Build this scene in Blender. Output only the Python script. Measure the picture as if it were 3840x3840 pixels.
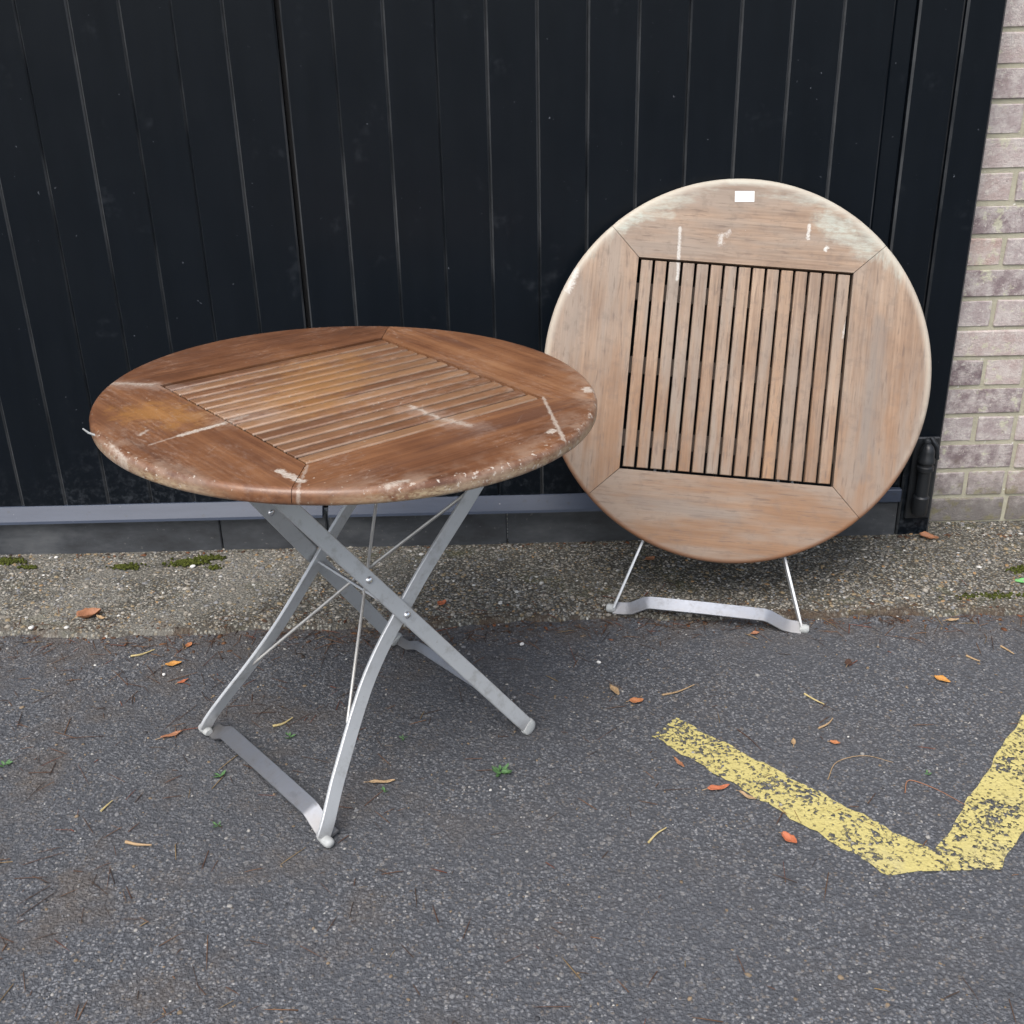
import bpy, math, random
import numpy as np
from mathutils import Vector, Matrix, Euler

# ------------------------------------------------------------------ clear
for o in list(bpy.data.objects):
    bpy.data.objects.remove(o, do_unlink=True)
SC = bpy.context.scene
COL = SC.collection
R = math.radians
random.seed(7)
RNG = np.random.default_rng(11)

# ------------------------------------------------------------------ camera
cam_d = bpy.data.cameras.new('camera')
cam_d.sensor_fit = 'HORIZONTAL'
cam_d.sensor_width = 36.0
cam_d.lens = 40.91
cam_d.clip_start = 0.05
cam_d.clip_end = 500.0
cam = bpy.data.objects.new('camera', cam_d)
COL.objects.link(cam)
PITCH, ROLL = 0.44917, -0.02317
fw = Vector((0, math.cos(PITCH), -math.sin(PITCH)))
r0 = Vector((1, 0, 0))
u0 = r0.cross(fw)
rr = r0 * math.cos(ROLL) + u0 * math.sin(ROLL)
uu = -r0 * math.sin(ROLL) + u0 * math.cos(ROLL)
cm = Matrix((rr, uu, -fw)).transposed().to_4x4()
cm.translation = (0, 0, 1.46)
cam.matrix_world = cm
SC.camera = cam

# ------------------------------------------------------------------ sky, sun, exposure (overcast day)
SUN_EL, SUN_AZ = R(57), R(205)      # azimuth clockwise from +Y: behind the camera, a little to its left
world = bpy.data.worlds.new('World')
SC.world = world
world.use_nodes = True
wn = world.node_tree
bg = wn.nodes['Background']
sky = wn.nodes.new('ShaderNodeTexSky')
sky.sky_type = 'NISHITA'
sky.sun_disc = False
sky.sun_elevation = SUN_EL
sky.sun_rotation = SUN_AZ
sky.dust_density = 4.0
sky.air_density = 1.2
hs = wn.nodes.new('ShaderNodeHueSaturation')
hs.inputs['Saturation'].default_value = 0.62
wn.links.new(sky.outputs[0], hs.inputs['Color'])
wn.links.new(hs.outputs[0], bg.inputs['Color'])
bg.inputs['Strength'].default_value = 0.15

sun_d = bpy.data.lights.new('sun', 'SUN')
sun_d.energy = 1.2
sun_d.angle = R(42)
sun_d.color = (1.0, 0.985, 0.965)
sun = bpy.data.objects.new('sun', sun_d)
COL.objects.link(sun)
sd = Vector((math.sin(SUN_AZ) * math.cos(SUN_EL), math.cos(SUN_AZ) * math.cos(SUN_EL), math.sin(SUN_EL)))
sun.rotation_euler = sd.to_track_quat('Z', 'Y').to_euler()
sun.location = (0, 0, 6)

SC.view_settings.view_transform = 'Standard'
SC.view_settings.look = 'None'
SC.view_settings.gamma = 1.0
SC.view_settings.use_curve_mapping = False
SC.view_settings.exposure = 0.85

# ------------------------------------------------------------------ helpers
def tag(o, label=None, cat=None, group=None, kind=None):
    if label: o['label'] = label
    if cat: o['category'] = cat
    if group: o['group'] = group
    if kind: o['kind'] = kind
    return o

def empty(name, loc=(0, 0, 0)):
    o = bpy.data.objects.new(name, None)
    o.empty_display_size = 0.1
    o.location = loc
    COL.objects.link(o)
    return o

class MB:
    def __init__(s):
        s.v = []; s.f = []; s.m = []
    def add(s, vs, fs, mi=0):
        b = len(s.v)
        s.v += [tuple(x) for x in vs]
        for f in fs:
            s.f.append(tuple(b + i for i in f)); s.m.append(mi)
        return s
    def box(s, x0, x1, y0, y1, z0, z1, ch=0.0, mi=0):
        """box with its edges chamfered"""
        if ch <= 0:
            vs = [(x, y, z) for x in (x0, x1) for y in (y0, y1) for z in (z0, z1)]
            fs = [(0, 1, 3, 2), (4, 6, 7, 5), (0, 4, 5, 1), (2, 3, 7, 6), (0, 2, 6, 4), (1, 5, 7, 3)]
            return s.add(vs, fs, mi)
        import bmesh
        bm = bmesh.new()
        bmesh.ops.create_cube(bm, size=1)
        for v in bm.verts:
            v.co = Vector(((x0 + x1) / 2 + v.co.x * (x1 - x0), (y0 + y1) / 2 + v.co.y * (y1 - y0), (z0 + z1) / 2 + v.co.z * (z1 - z0)))
        bmesh.ops.bevel(bm, geom=bm.edges[:], offset=ch, segments=1, affect='EDGES', profile=0.5)
        bm.verts.index_update()
        s.add([v.co[:] for v in bm.verts], [[v.index for v in f.verts] for f in bm.faces], mi)
        bm.free()
        return s
    def sweep(s, pts, side, w, t, ch=0.0015, mi=0):
        """flat bar: section w (across, in the bend plane) by t (along side), chamfered corners"""
        pts = [Vector(p) for p in pts]
        n = len(pts); rings = []
        for i, p in enumerate(pts):
            d = (pts[min(i + 1, n - 1)] - pts[max(i - 1, 0)]).normalized()
            sd_ = Vector(side); sd_ = (sd_ - d * sd_.dot(d)).normalized()
            a = d.cross(sd_).normalized()
            hw, ht = w / 2, t / 2
            sec = [(-hw, -ht + ch), (-hw, ht - ch), (-hw + ch, ht), (hw - ch, ht), (hw, ht - ch), (hw, -ht + ch), (hw - ch, -ht), (-hw + ch, -ht)]
            rings.append([p + a * q[0] + sd_ * q[1] for q in sec])
        return s.loft(rings, mi)
    def loft(s, rings, mi=0, caps=True):
        k = len(rings[0]); vs = [tuple(v) for r in rings for v in r]; fs = []
        for i in range(len(rings) - 1):
            for j in range(k):
                a = i * k + j; b = i * k + (j + 1) % k
                fs.append((a, b, b + k, a + k))
        if caps:
            fs.append(tuple(reversed(range(k)))); fs.append(tuple(range(len(vs) - k, len(vs))))
        return s.add(vs, fs, mi)
    def tube(s, pts, rad, k=8, mi=0):
        pts = [Vector(p) for p in pts]; n = len(pts); rings = []
        rads = rad if isinstance(rad, (list, tuple)) else [rad] * n
        for i, p in enumerate(pts):
            d = (pts[min(i + 1, n - 1)] - pts[max(i - 1, 0)]).normalized()
            ref = Vector((0, 0, 1)) if abs(d.z) < 0.9 else Vector((1, 0, 0))
            a = d.cross(ref).normalized(); b = d.cross(a)
            rings.append([p + (a * math.cos(2 * math.pi * j / k) + b * math.sin(2 * math.pi * j / k)) * rads[i] for j in range(k)])
        return s.loft(rings, mi)
    def lathe(s, prof, org, axis=(0, 0, 1), k=20, mi=0):
        ax = Vector(axis).normalized()
        ref = Vector((1, 0, 0)) if abs(ax.x) < 0.9 else Vector((0, 1, 0))
        a = ax.cross(ref).normalized(); b = ax.cross(a)
        rings = [[Vector(org) + ax * z + (a * math.cos(2 * math.pi * j / k) + b * math.sin(2 * math.pi * j / k)) * max(r, 1e-5) for j in range(k)] for r, z in prof]
        return s.loft(rings, mi)
    def build(s, name, mats, parent=None, smooth=None, fix=True):
        me = bpy.data.meshes.new(name)
        me.from_pydata(s.v, [], s.f)
        if not isinstance(mats, (list, tuple)): mats = [mats]
        for m in mats: me.materials.append(m)
        if len(mats) > 1: me.polygons.foreach_set('material_index', s.m)
        if fix:
            import bmesh
            bm = bmesh.new(); bm.from_mesh(me); bmesh.ops.recalc_face_normals(bm, faces=bm.faces[:]); bm.to_mesh(me); bm.free()
        if smooth is not None:
            me.polygons.foreach_set('use_smooth', [True] * len(me.polygons))
            me.set_sharp_from_angle(angle=R(smooth))
        me.update()
        o = bpy.data.objects.new(name, me)
        COL.objects.link(o)
        if parent: o.parent = parent
        return o

def put(o, W, parent):
    """local transform W (in world space) under an unrotated empty"""
    o.parent = parent
    o.matrix_basis = Matrix.Translation(-Vector(parent.location)) @ W
    return o

def crom(P, n=8):
    P = [Vector(p) for p in P]; Q = [2 * P[0] - P[1]] + P + [2 * P[-1] - P[-2]]; out = []
    for i in range(1, len(Q) - 2):
        for k in range(n):
            t = k / n
            a, b, c, d = Q[i - 1], Q[i], Q[i + 1], Q[i + 2]
            out.append(0.5 * ((2 * b) + (c - a) * t + (2 * a - 5 * b + 4 * c - d) * t * t + (-a + 3 * b - 3 * c + d) * t ** 3))
    out.append(P[-1])
    return out

# ---------------- shader helper
class SH:
    def __init__(s, name):
        s.mat = bpy.data.materials.new(name); s.mat.use_nodes = True
        s.nt = s.mat.node_tree; s.nt.nodes.clear()
        s.out = s.nt.nodes.new('ShaderNodeOutputMaterial')
        s.p = s.nt.nodes.new('ShaderNodeBsdfPrincipled')
        s.nt.links.new(s.p.outputs[0], s.out.inputs[0])
    def n(s, t, **kw):
        x = s.nt.nodes.new(t)
        for k, v in kw.items(): setattr(x, k, v)
        return x
    def put(s, sock, v):
        if v is None: return
        if isinstance(v, bpy.types.NodeSocket): s.nt.links.new(v, sock)
        elif isinstance(v, (tuple, list)):
            sock.default_value = tuple(v) if len(v) == len(sock.default_value) else tuple(v) + (1.0,)
        else: sock.default_value = v
    def set(s, **kw):
        for k, v in kw.items(): s.put(s.p.inputs[k.replace('_', ' ')], v)
    def obj(s): return s.n('ShaderNodeTexCoord').outputs['Object']
    def pos(s): return s.n('ShaderNodeNewGeometry').outputs['Position']
    def rnd(s): return s.n('ShaderNodeObjectInfo').outputs['Random']
    def m(s, op, a, b=None, c=None, clamp=False):
        x = s.n('ShaderNodeMath', operation=op, use_clamp=clamp)
        s.put(x.inputs[0], a); s.put(x.inputs[1], b); s.put(x.inputs[2], c)
        return x.outputs[0]
    def vm(s, op, a, b=None):
        x = s.n('ShaderNodeVectorMath', operation=op)
        s.put(x.inputs[0], a)
        if b is not None: s.put(x.inputs[1], b)
        return x.outputs['Value'] if op in ('LENGTH', 'DOT_PRODUCT', 'DISTANCE') else x.outputs[0]
    def sep(s, v):
        x = s.n('ShaderNodeSeparateXYZ'); s.put(x.inputs[0], v); return x.outputs
    def comb(s, x_, y_, z_):
        x = s.n('ShaderNodeCombineXYZ'); s.put(x.inputs[0], x_); s.put(x.inputs[1], y_); s.put(x.inputs[2], z_); return x.outputs[0]
    def noise(s, vec, scale=5.0, detail=4.0, rough=0.55, dist=0.0):
        x = s.n('ShaderNodeTexNoise'); s.put(x.inputs['Vector'], vec)
        x.inputs['Scale'].default_value = scale; x.inputs['Detail'].default_value = min(detail, 4.0)
        x.inputs['Roughness'].default_value = rough; x.inputs['Distortion'].default_value = dist
        return x.outputs['Fac']
    def vor(s, vec, scale, feature='F1', rand=1.0):
        x = s.n('ShaderNodeTexVoronoi', feature=feature); s.put(x.inputs['Vector'], vec)
        x.inputs['Scale'].default_value = scale; x.inputs['Randomness'].default_value = rand
        return x.outputs['Distance'], x.outputs.get('Color')
    def ss(s, x_, lo, hi, a=0.0, b=1.0):
        x = s.n('ShaderNodeMapRange', interpolation_type='SMOOTHSTEP')
        s.put(x.inputs[0], x_); s.put(x.inputs[1], lo); s.put(x.inputs[2], hi); s.put(x.inputs[3], a); s.put(x.inputs[4], b)
        return x.outputs[0]
    def ramp(s, f, stops, interp='LINEAR'):
        x = s.n('ShaderNodeValToRGB'); s.put(x.inputs[0], f)
        cr = x.color_ramp; cr.interpolation = interp
        while len(cr.elements) < len(stops): cr.elements.new(0.5)
        for e, (p, c) in zip(cr.elements, stops):
            e.position = p; e.color = tuple(c) + (1.0,)
        return x.outputs[0]
    def mix(s, f, a, b, blend='MIX'):
        x = s.n('ShaderNodeMix', data_type='RGBA', blend_type=blend)
        s.put(x.inputs[0], f); s.put(x.inputs[6], a); s.put(x.inputs[7], b)
        return x.outputs[2]
    def bump(s, h, strength=0.5, dist=0.002, nrm=None):
        x = s.n('ShaderNodeBump'); s.put(x.inputs['Height'], h)
        x.inputs['Strength'].default_value = strength; x.inputs['Distance'].default_value = dist
        if nrm is not None: s.put(x.inputs['Normal'], nrm)
        return x.outputs[0]
    def scale(s, v, f): return s.vm('MULTIPLY', v, f)
    def stroke(s, pxy, wob, A, B, w, soft=0.6, amt=1.0):
        """mask of a ragged stroke from A to B (metres in the object's own plane)"""
        ax, ay = A; bx, by = B
        ba = (bx - ax, by - ay, 0.0); L2 = max(ba[0] ** 2 + ba[1] ** 2, 1e-9)
        pa = s.vm('SUBTRACT', pxy, (ax, ay, 0.0))
        h = s.m('DIVIDE', s.vm('DOT_PRODUCT', pa, ba), L2, clamp=True)
        x = s.n('ShaderNodeVectorMath', operation='SCALE'); s.put(x.inputs[0], ba); s.put(x.inputs['Scale'], h)
        d = s.vm('LENGTH', s.vm('SUBTRACT', pa, x.outputs[0]))
        d = s.m('ADD', s.m('DIVIDE', d, w), wob)
        return s.m('MULTIPLY', s.ss(d, 1.0, 1.0 - soft), amt)

# ------------------------------------------------------------------ materials
def mat_wood_varnished(name, axis, slat=False):
    s = SH(name); p = s.obj(); x, y, z = s.sep(p); rnd = s.rnd()
    off = s.m('MULTIPLY', rnd, 9.0)
    q = s.comb(x, y, z) if axis == 'X' else s.comb(y, x, z)
    q = s.vm('ADD', q, s.comb(off, off, 0.0))
    streak = s.noise(s.scale(q, (0.42, 30, 30)), 1.0, 6, 0.62, 0.1)
    fibre = s.noise(s.scale(q, (5, 170, 170)), 1.0, 3, 0.6)
    blot = s.noise(p, 5.0, 4, 0.6)
    t = s.m('ADD', s.m('MULTIPLY', streak, 0.42), s.m('MULTIPLY', fibre, 0.24))
    t = s.m('ADD', t, s.m('MULTIPLY', blot, 0.34))
    t = s.m('ADD', t, s.m('MULTIPLY', s.m('SUBTRACT', rnd, 0.5), 0.14 if slat else 0.05))
    col = s.ramp(t, [(0.34, (0.058, 0.024, 0.012)), (0.45, (0.118, 0.049, 0.023)), (0.56, (0.188, 0.084, 0.038)), (0.70, (0.275, 0.142, 0.070))])
    if slat:
        col = s.mix(s.ss(rnd, 0.1, 0.9, 0.12, 0.5), col, (0.24, 0.142, 0.076))
        pit = 2 * (0.2505 - 0.0042) / 15
        fr = s.m('ABSOLUTE', s.m('SUBTRACT', s.m('FRACT', s.m('DIVIDE', s.m('ADD', y, 0.2463), pit)), 0.5))
        dirt = s.m('MULTIPLY', s.ss(fr, 0.27, 0.40), s.ss(s.noise(s.scale(q, (14, 60, 60)), 1.0, 5, 0.7), 0.34, 0.62, 0.05, 0.62))
        col = s.mix(dirt, col, (0.31, 0.225, 0.165))
        col = s.mix(s.ss(z, -0.0030, -0.0055, 0.0, 0.92), col, (0.020, 0.012, 0.009))  # shade in the slat gaps painted in as a dark tone by depth
    pxy = s.comb(x, y, 0.0)
    wob = s.m('MULTIPLY', s.m('SUBTRACT', s.noise(p, 110.0, 5, 0.75), 0.5), 3.0)
    wob2 = s.m('MULTIPLY', s.m('SUBTRACT', s.noise(p, 20.0, 6, 0.75), 0.5), 3.4)
    # bare, yellowish wood where the varnish has worn thin
    yel = s.m('MAXIMUM', s.stroke(pxy, wob2, (-0.335, 0.13), (-0.30, 0.06), 0.075, 1.0, 0.5), s.stroke(pxy, wob2, (0.05, 0.14), (-0.10, 0.02), 0.13, 1.0, 0.35))
    col = s.mix(yel, col, (0.34, 0.165, 0.045))
    # greyish grime and water marks
    gr = s.m('MULTIPLY', s.ss(s.noise(p, 6.0, 4, 0.65), 0.42, 0.70), s.ss(s.noise(s.scale(q, (40, 120, 120)), 1.0, 5, 0.75), 0.46, 0.64, 0.0, 0.55))
    gr = s.m('MAXIMUM', gr, s.stroke(pxy, wob2, (-0.18, -0.01), (-0.23, 0.02), 0.07, 1.0, 0.45))
    gr = s.m('MAXIMUM', gr, s.stroke(pxy, wob2, (0.03, -0.15), (0.06, -0.29), 0.045, 1.0, 0.45))
    gr = s.m('MAXIMUM', gr, s.stroke(pxy, wob2, (-0.30, 0.31), (-0.22, 0.20), 0.035, 1.0, 0.55))
    gr = s.m('MULTIPLY', gr, s.ss(s.noise(p, 130.0, 4, 0.75), 0.30, 0.62, 0.35, 1.0))
    col = s.mix(gr, col, (0.33, 0.245, 0.195))
    stain = s.m('MULTIPLY', s.ss(s.noise(s.scale(q, (1.6, 11, 11)), 1.0, 5, 0.65), 0.54, 0.70), 0.45)
    col = s.mix(stain, col, (0.070, 0.036, 0.028))
    # pale chips on the worn rim, worst at the front right
    rad = s.vm('LENGTH', pxy)
    edge = s.ss(rad, 0.405, 0.452)
    zone = s.stroke(pxy, 0.0, (-0.12, -0.44), (0.36, -0.27), 0.26, 1.0, 1.0)
    zone = s.m('MAXIMUM', zone, s.stroke(pxy, 0.0, (-0.46, 0.05), (-0.42, -0.16), 0.12, 1.0, 0.8))
    thr = s.m('SUBTRACT', 0.80, s.m('MULTIPLY', edge, s.m('ADD', 0.12, s.m('MULTIPLY', zone, 0.115))))
    chipn = s.noise(s.vm('ADD', p, (3.1, 0, 0)), 80.0, 6, 0.72)
    chip = s.ss(s.m('SUBTRACT', chipn, thr), 0.0, 0.035)
    low = s.m('MULTIPLY', s.m('MULTIPLY', s.ss(z, -0.006, -0.016), zone), s.ss(s.noise(p, 22.0, 5, 0.7), 0.40, 0.52))
    bare = s.m('MULTIPLY', low, s.ss(s.noise(s.scale(p, (1, 1, 3)), 90.0, 5, 0.75), 0.35, 0.62, 0.25, 0.95))
    for A, B, w, so, am in [((-0.345, -0.012), (-0.262, -0.006), 0.0075, 0.7, 1.0), ((-0.40, -0.02), (-0.345, -0.012), 0.004, 0.9, 0.5), ((-0.262, -0.006), (-0.21, 0.01), 0.010, 0.9, 0.5),
                            ((-0.296, -0.247), (-0.292, -0.304), 0.0095, 0.6, 1.0), ((-0.251, -0.256), (-0.315, -0.33), 0.004, 0.8, 0.5),
                            ((0.040, -0.133), (0.042, -0.225), 0.008, 0.9, 0.75), ((0.042, -0.22), (0.056, -0.275), 0.013, 0.9, 0.65),
                            ((0.14, -0.389), (0.150, -0.386), 0.009, 0.6, 1.0), ((0.340, -0.275), (0.352, -0.262), 0.011, 0.5, 1.0), ((-0.20, -0.397), (-0.17, -0.402), 0.009, 0.9, 0.75),
                            ((0.253, -0.248), (0.189, -0.344), 0.0045, 0.8, 0.75), ((0.189, -0.344), (0.135, -0.426), 0.0055, 0.8, 0.8),
                            ((-0.447, 0.02), (-0.452, -0.045), 0.0055, 0.9, 0.75), ((-0.372, 0.045), (-0.392, 0.030), 0.005, 0.8, 0.7), ((-0.31, 0.315), (-0.26, 0.262), 0.012, 0.9, 0.6)]:
        chip = s.m('MAXIMUM', chip, s.stroke(pxy, wob, A, B, w, so, am))
    sp = s.ss(s.noise(p, 150.0, 3, 0.6), 0.65, 0.72, 0.0, 0.8)
    vd, vc = s.vor(s.vm('ADD', pxy, (1.3, 0.7, 0)), 62.0)
    vr = s.sep(vc)
    dots = s.m('MULTIPLY', s.ss(vd, s.m('ADD', 0.05, s.m('MULTIPLY', vr[1], 0.14)), 0.02), s.ss(vr[0], 0.62, 0.72, 0.0, 0.8))
    chip = s.m('MAXIMUM', chip, s.m('MULTIPLY', dots, s.ss(s.noise(p, 3.2, 4, 0.6), 0.34, 0.60, 0.15, 1.0)))
    # fine scratches in two directions
    for sx, sy, kx, ky in ((0.80, 0.60, 7.0, 260.0), (-0.35, 0.94, 9.0, 300.0)):
        ua = s.m('ADD', s.m('MULTIPLY', x, sx), s.m('MULTIPLY', y, sy)); ub = s.m('SUBTRACT', s.m('MULTIPLY', y, sx), s.m('MULTIPLY', x, sy))
        sc = s.ss(s.noise(s.comb(s.m('MULTIPLY', ua, kx), s.m('MULTIPLY', ub, ky), 0.0), 1.0, 2, 0.5), 0.71, 0.76, 0.0, 0.22)
        chip = s.m('MAXIMUM', chip, sc)
    chip = s.m('MAXIMUM', chip, s.m('MULTIPLY', sp, s.ss(s.noise(p, 5.0, 4, 0.6), 0.42, 0.6)))
    col = s.mix(bare, col, (0.40, 0.315, 0.20))
    fade = s.m('MULTIPLY', s.m('MULTIPLY', s.ss(rad, 0.38, 0.445), zone), s.ss(s.noise(p, 18.0, 4, 0.7), 0.40, 0.62, 0.0, 0.55))
    col = s.mix(fade, col, (0.31, 0.225, 0.165))
    chip = s.m('MULTIPLY', chip, s.ss(s.noise(p, 260.0, 3, 0.7), 0.30, 0.60, 0.45, 1.0))
    col = s.mix(s.m('MULTIPLY', chip, 0.88), col, (0.44, 0.39, 0.33))
    rough = s.m('ADD', 0.24, s.m('MULTIPLY', s.noise(p, 30.0, 4, 0.6), 0.22))
    rough = s.m('MAXIMUM', rough, s.m('MULTIPLY', s.m('MAXIMUM', chip, gr), 0.75))
    h = fibre
    s.set(Base_Color=col, Roughness=rough, Specular_IOR_Level=0.5, Normal=s.bump(h, 0.22, 0.0010))
    return s.mat

def mat_wood_weathered(name, axis, slat=False):
    s = SH(name); p = s.obj(); x, y, z = s.sep(p); rnd = s.rnd()
    off = s.m('MULTIPLY', rnd, 13.0)
    q = s.comb(x, y, z) if axis == 'X' else s.comb(y, x, z)
    q = s.vm('ADD', q, s.comb(off, off, 0.0))
    streak = s.noise(s.scale(q, (0.5, 26, 26)), 1.0, 6, 0.64, 0.1)
    fibre = s.noise(s.scale(q, (7, 180, 180)), 1.0, 3, 0.62)
    blot = s.noise(p, 7.0, 5, 0.6)
    t = s.m('ADD', s.m('MULTIPLY', streak, 0.36), s.m('MULTIPLY', fibre, 0.36))
    t = s.m('ADD', t, s.m('MULTIPLY', blot, 0.28))
    if slat: t = s.m('ADD', t, s.m('MULTIPLY', s.m('SUBTRACT', rnd, 0.5), 0.10))
    col = s.ramp(t, [(0.30, (0.095, 0.060, 0.042)), (0.43, (0.185, 0.124, 0.086)), (0.56, (0.28, 0.196, 0.137)), (0.72, (0.37, 0.28, 0.205))])
    # browner and darker lower down, paler towards the top
    vn = s.ss(s.m('ADD', y, s.m('MULTIPLY', s.m('SUBTRACT', s.noise(p, 6.0, 5, 0.65), 0.5), 0.9)), 0.30, -0.38, 0.0, 0.95)
    col = s.mix(vn, col, s.mix(t, (0.075, 0.038, 0.021), (0.32, 0.185, 0.105)))
    rnd2 = s.m('FRACT', s.m('MULTIPLY', rnd, 7.31))
    if slat:
        col = s.mix(s.ss(rnd2, 0.72, 0.9, 0.0, 0.4), col, (0.33, 0.195, 0.105))
        gsel = s.ss(rnd2, 0.75, 0.15, 0.40, 1.0)
    else:
        gsel = 0.8
    grey = s.m('MULTIPLY', s.ss(s.noise(s.scale(q, (2.2, 14, 14)), 1.0, 5, 0.65), 0.36, 0.62), gsel)
    col = s.mix(s.m('MULTIPLY', grey, 0.85), col, (0.225, 0.188, 0.156))
    tick = s.ss(s.noise(s.scale(q, (16, 150, 150)), 1.0, 3, 0.6), 0.56, 0.68, 0.0, 0.55)
    col = s.mix(tick, col, (0.105, 0.074, 0.058))
    mott = s.ss(s.noise(p, 34.0, 4, 0.7), 0.50, 0.68, 0.0, 0.35)
    col = s.mix(mott, col, (0.135, 0.100, 0.080))
    pxy = s.comb(x, y, 0.0); rad = s.vm('LENGTH', pxy)
    if not slat:
        wg = s.m('MULTIPLY', s.m('SUBTRACT', s.noise(s.scale(q, (9, 60, 60)), 1.0, 4, 0.7), 0.5), 2.4)
        bd = s.m('MAXIMUM', s.stroke(pxy, wg, (0.315, -0.22), (0.322, 0.14), 0.030, 1.0, 0.6), s.stroke(pxy, wg, (-0.20, -0.32), (0.02, -0.345), 0.030, 1.0, 0.5))
        col = s.mix(bd, col, (0.165, 0.140, 0.122))
    wob = s.m('MULTIPLY', s.m('SUBTRACT', s.noise(p, 110.0, 5, 0.75), 0.5), 3.2)
    wob2 = s.m('MULTIPLY', s.m('SUBTRACT', s.noise(p, 16.0, 6, 0.7), 0.5), 2.6)
    # pale green-white film flaking at the upper rim
    up = s.ss(y, 0.02, 0.34)
    film = s.ss(s.m('ADD', s.m('MULTIPLY', s.ss(rad, 0.345, 0.45), s.m('MULTIPLY', up, 0.95)), s.m('MULTIPLY', s.m('SUBTRACT', s.noise(s.scale(q, (6, 22, 22)), 1.0, 6, 0.7), 0.5), 1.9)), 0.62, 1.05, 0.0, 0.6)
    for A, B, w, so, am in [((-0.30, 0.315), (-0.262, 0.345), 0.022, 0.8, 0.9), ((-0.262, 0.345), (-0.18, 0.352), 0.012, 0.9, 0.6), ((0.175, 0.372), (0.27, 0.315), 0.045, 0.9, 0.8), ((0.185, 0.352), (0.24, 0.348), 0.016, 0.7, 0.95)]:
        film = s.m('MAXIMUM', film, s.stroke(pxy, wob2, A, B, w, so, am * 0.9))
    film = s.m('MULTIPLY', film, s.ss(s.noise(s.scale(q, (30, 110, 110)), 1.0, 6, 0.75), 0.34, 0.60, 0.35, 1.0))
    col = s.mix(film, col, (0.37, 0.395, 0.345))
    rim = s.m('MULTIPLY', s.ss(rad, 0.430, 0.4485), s.ss(s.m('ADD', y, s.m('MULTIPLY', s.m('SUBTRACT', s.noise(p, 9.0, 4, 0.7), 0.5), 0.6)), -0.28, 0.12))
    col = s.mix(s.m('MULTIPLY', rim, 0.65), col, (0.47, 0.43, 0.36))
    low = s.m('MULTIPLY', s.ss(rad, 0.440, 0.4515), s.ss(y, -0.05, -0.25))
    col = s.mix(s.m('MULTIPLY', low, 0.7), col, (0.24, 0.105, 0.05))
    wht = s.stroke(pxy, s.m('MULTIPLY', wob, 0.5), (-0.160, 0.325), (-0.155, 0.205), 0.0055, 0.8, 0.7)
    for A, B, w, so, am in [((-0.062, 0.298), (-0.063, 0.312), 0.010, 0.9, 0.6), ((-0.050, 0.318), (-0.046, 0.326), 0.008, 0.9, 0.5), ((0.138, 0.353), (0.138, 0.322), 0.005, 0.7, 0.8), ((0.18, 0.30), (0.184, 0.305), 0.006, 0.6, 0.9), ((0.24, 0.10), (0.245, 0.14), 0.004, 0.8, 0.6), ((-0.41, 0.16), (-0.395, 0.21), 0.012, 0.9, 0.7)]:
        wht = s.m('MAXIMUM', wht, s.stroke(pxy, wob, A, B, w, so, am))
    sp = s.ss(s.noise(p, 95.0, 3, 0.6), 0.72, 0.78, 0.0, 0.6)
    wht = s.m('MAXIMUM', wht, s.m('MULTIPLY', sp, up))
    wht = s.m('MULTIPLY', wht, s.ss(s.noise(p, 240.0, 3, 0.7), 0.32, 0.58, 0.4, 1.0))
    col = s.mix(wht, col, (0.54, 0.53, 0.50))
    h = fibre
    s.set(Base_Color=col, Roughness=0.62, Specular_IOR_Level=0.35, Normal=s.bump(h, 0.45, 0.0012))
    return s.mat

def mat_metal(name, base=(0.46, 0.475, 0.49), metallic=0.35, rough=0.42):
    s = SH(name); p = s.pos()
    n1 = s.noise(p, 9.0, 4, 0.6); n2 = s.noise(p, 160.0, 3, 0.6)
    dirt = s.ss(s.noise(p, 30.0, 6, 0.75), 0.50, 0.72, 0.0, 0.55)
    col = s.mix(n1, tuple(c * 0.88 for c in base), tuple(min(1, c * 1.1) for c in base))
    col = s.mix(dirt, col, (base[0] * 0.60, base[1] * 0.57, base[2] * 0.53))
    rust = s.ss(s.noise(s.vm('ADD', p, (1.7, 0, 0)), 95.0, 4, 0.7), 0.66, 0.74, 0.0, 0.55)
    col = s.mix(rust, col, (0.20, 0.15, 0.115))
    mud = s.m('MULTIPLY', s.ss(s.m('ADD', s.sep(p)[2], s.m('MULTIPLY', s.noise(p, 50.0, 4, 0.7), 0.05)), 0.075, 0.03), 0.6)
    col = s.mix(mud, col, (0.17, 0.16, 0.15))
    s.set(Base_Color=col, Metallic=metallic, Roughness=s.m('ADD', rough - 0.06, s.m('MULTIPLY', n2, 0.14)), Normal=s.bump(n2, 0.08, 0.0006))
    return s.mat

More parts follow.
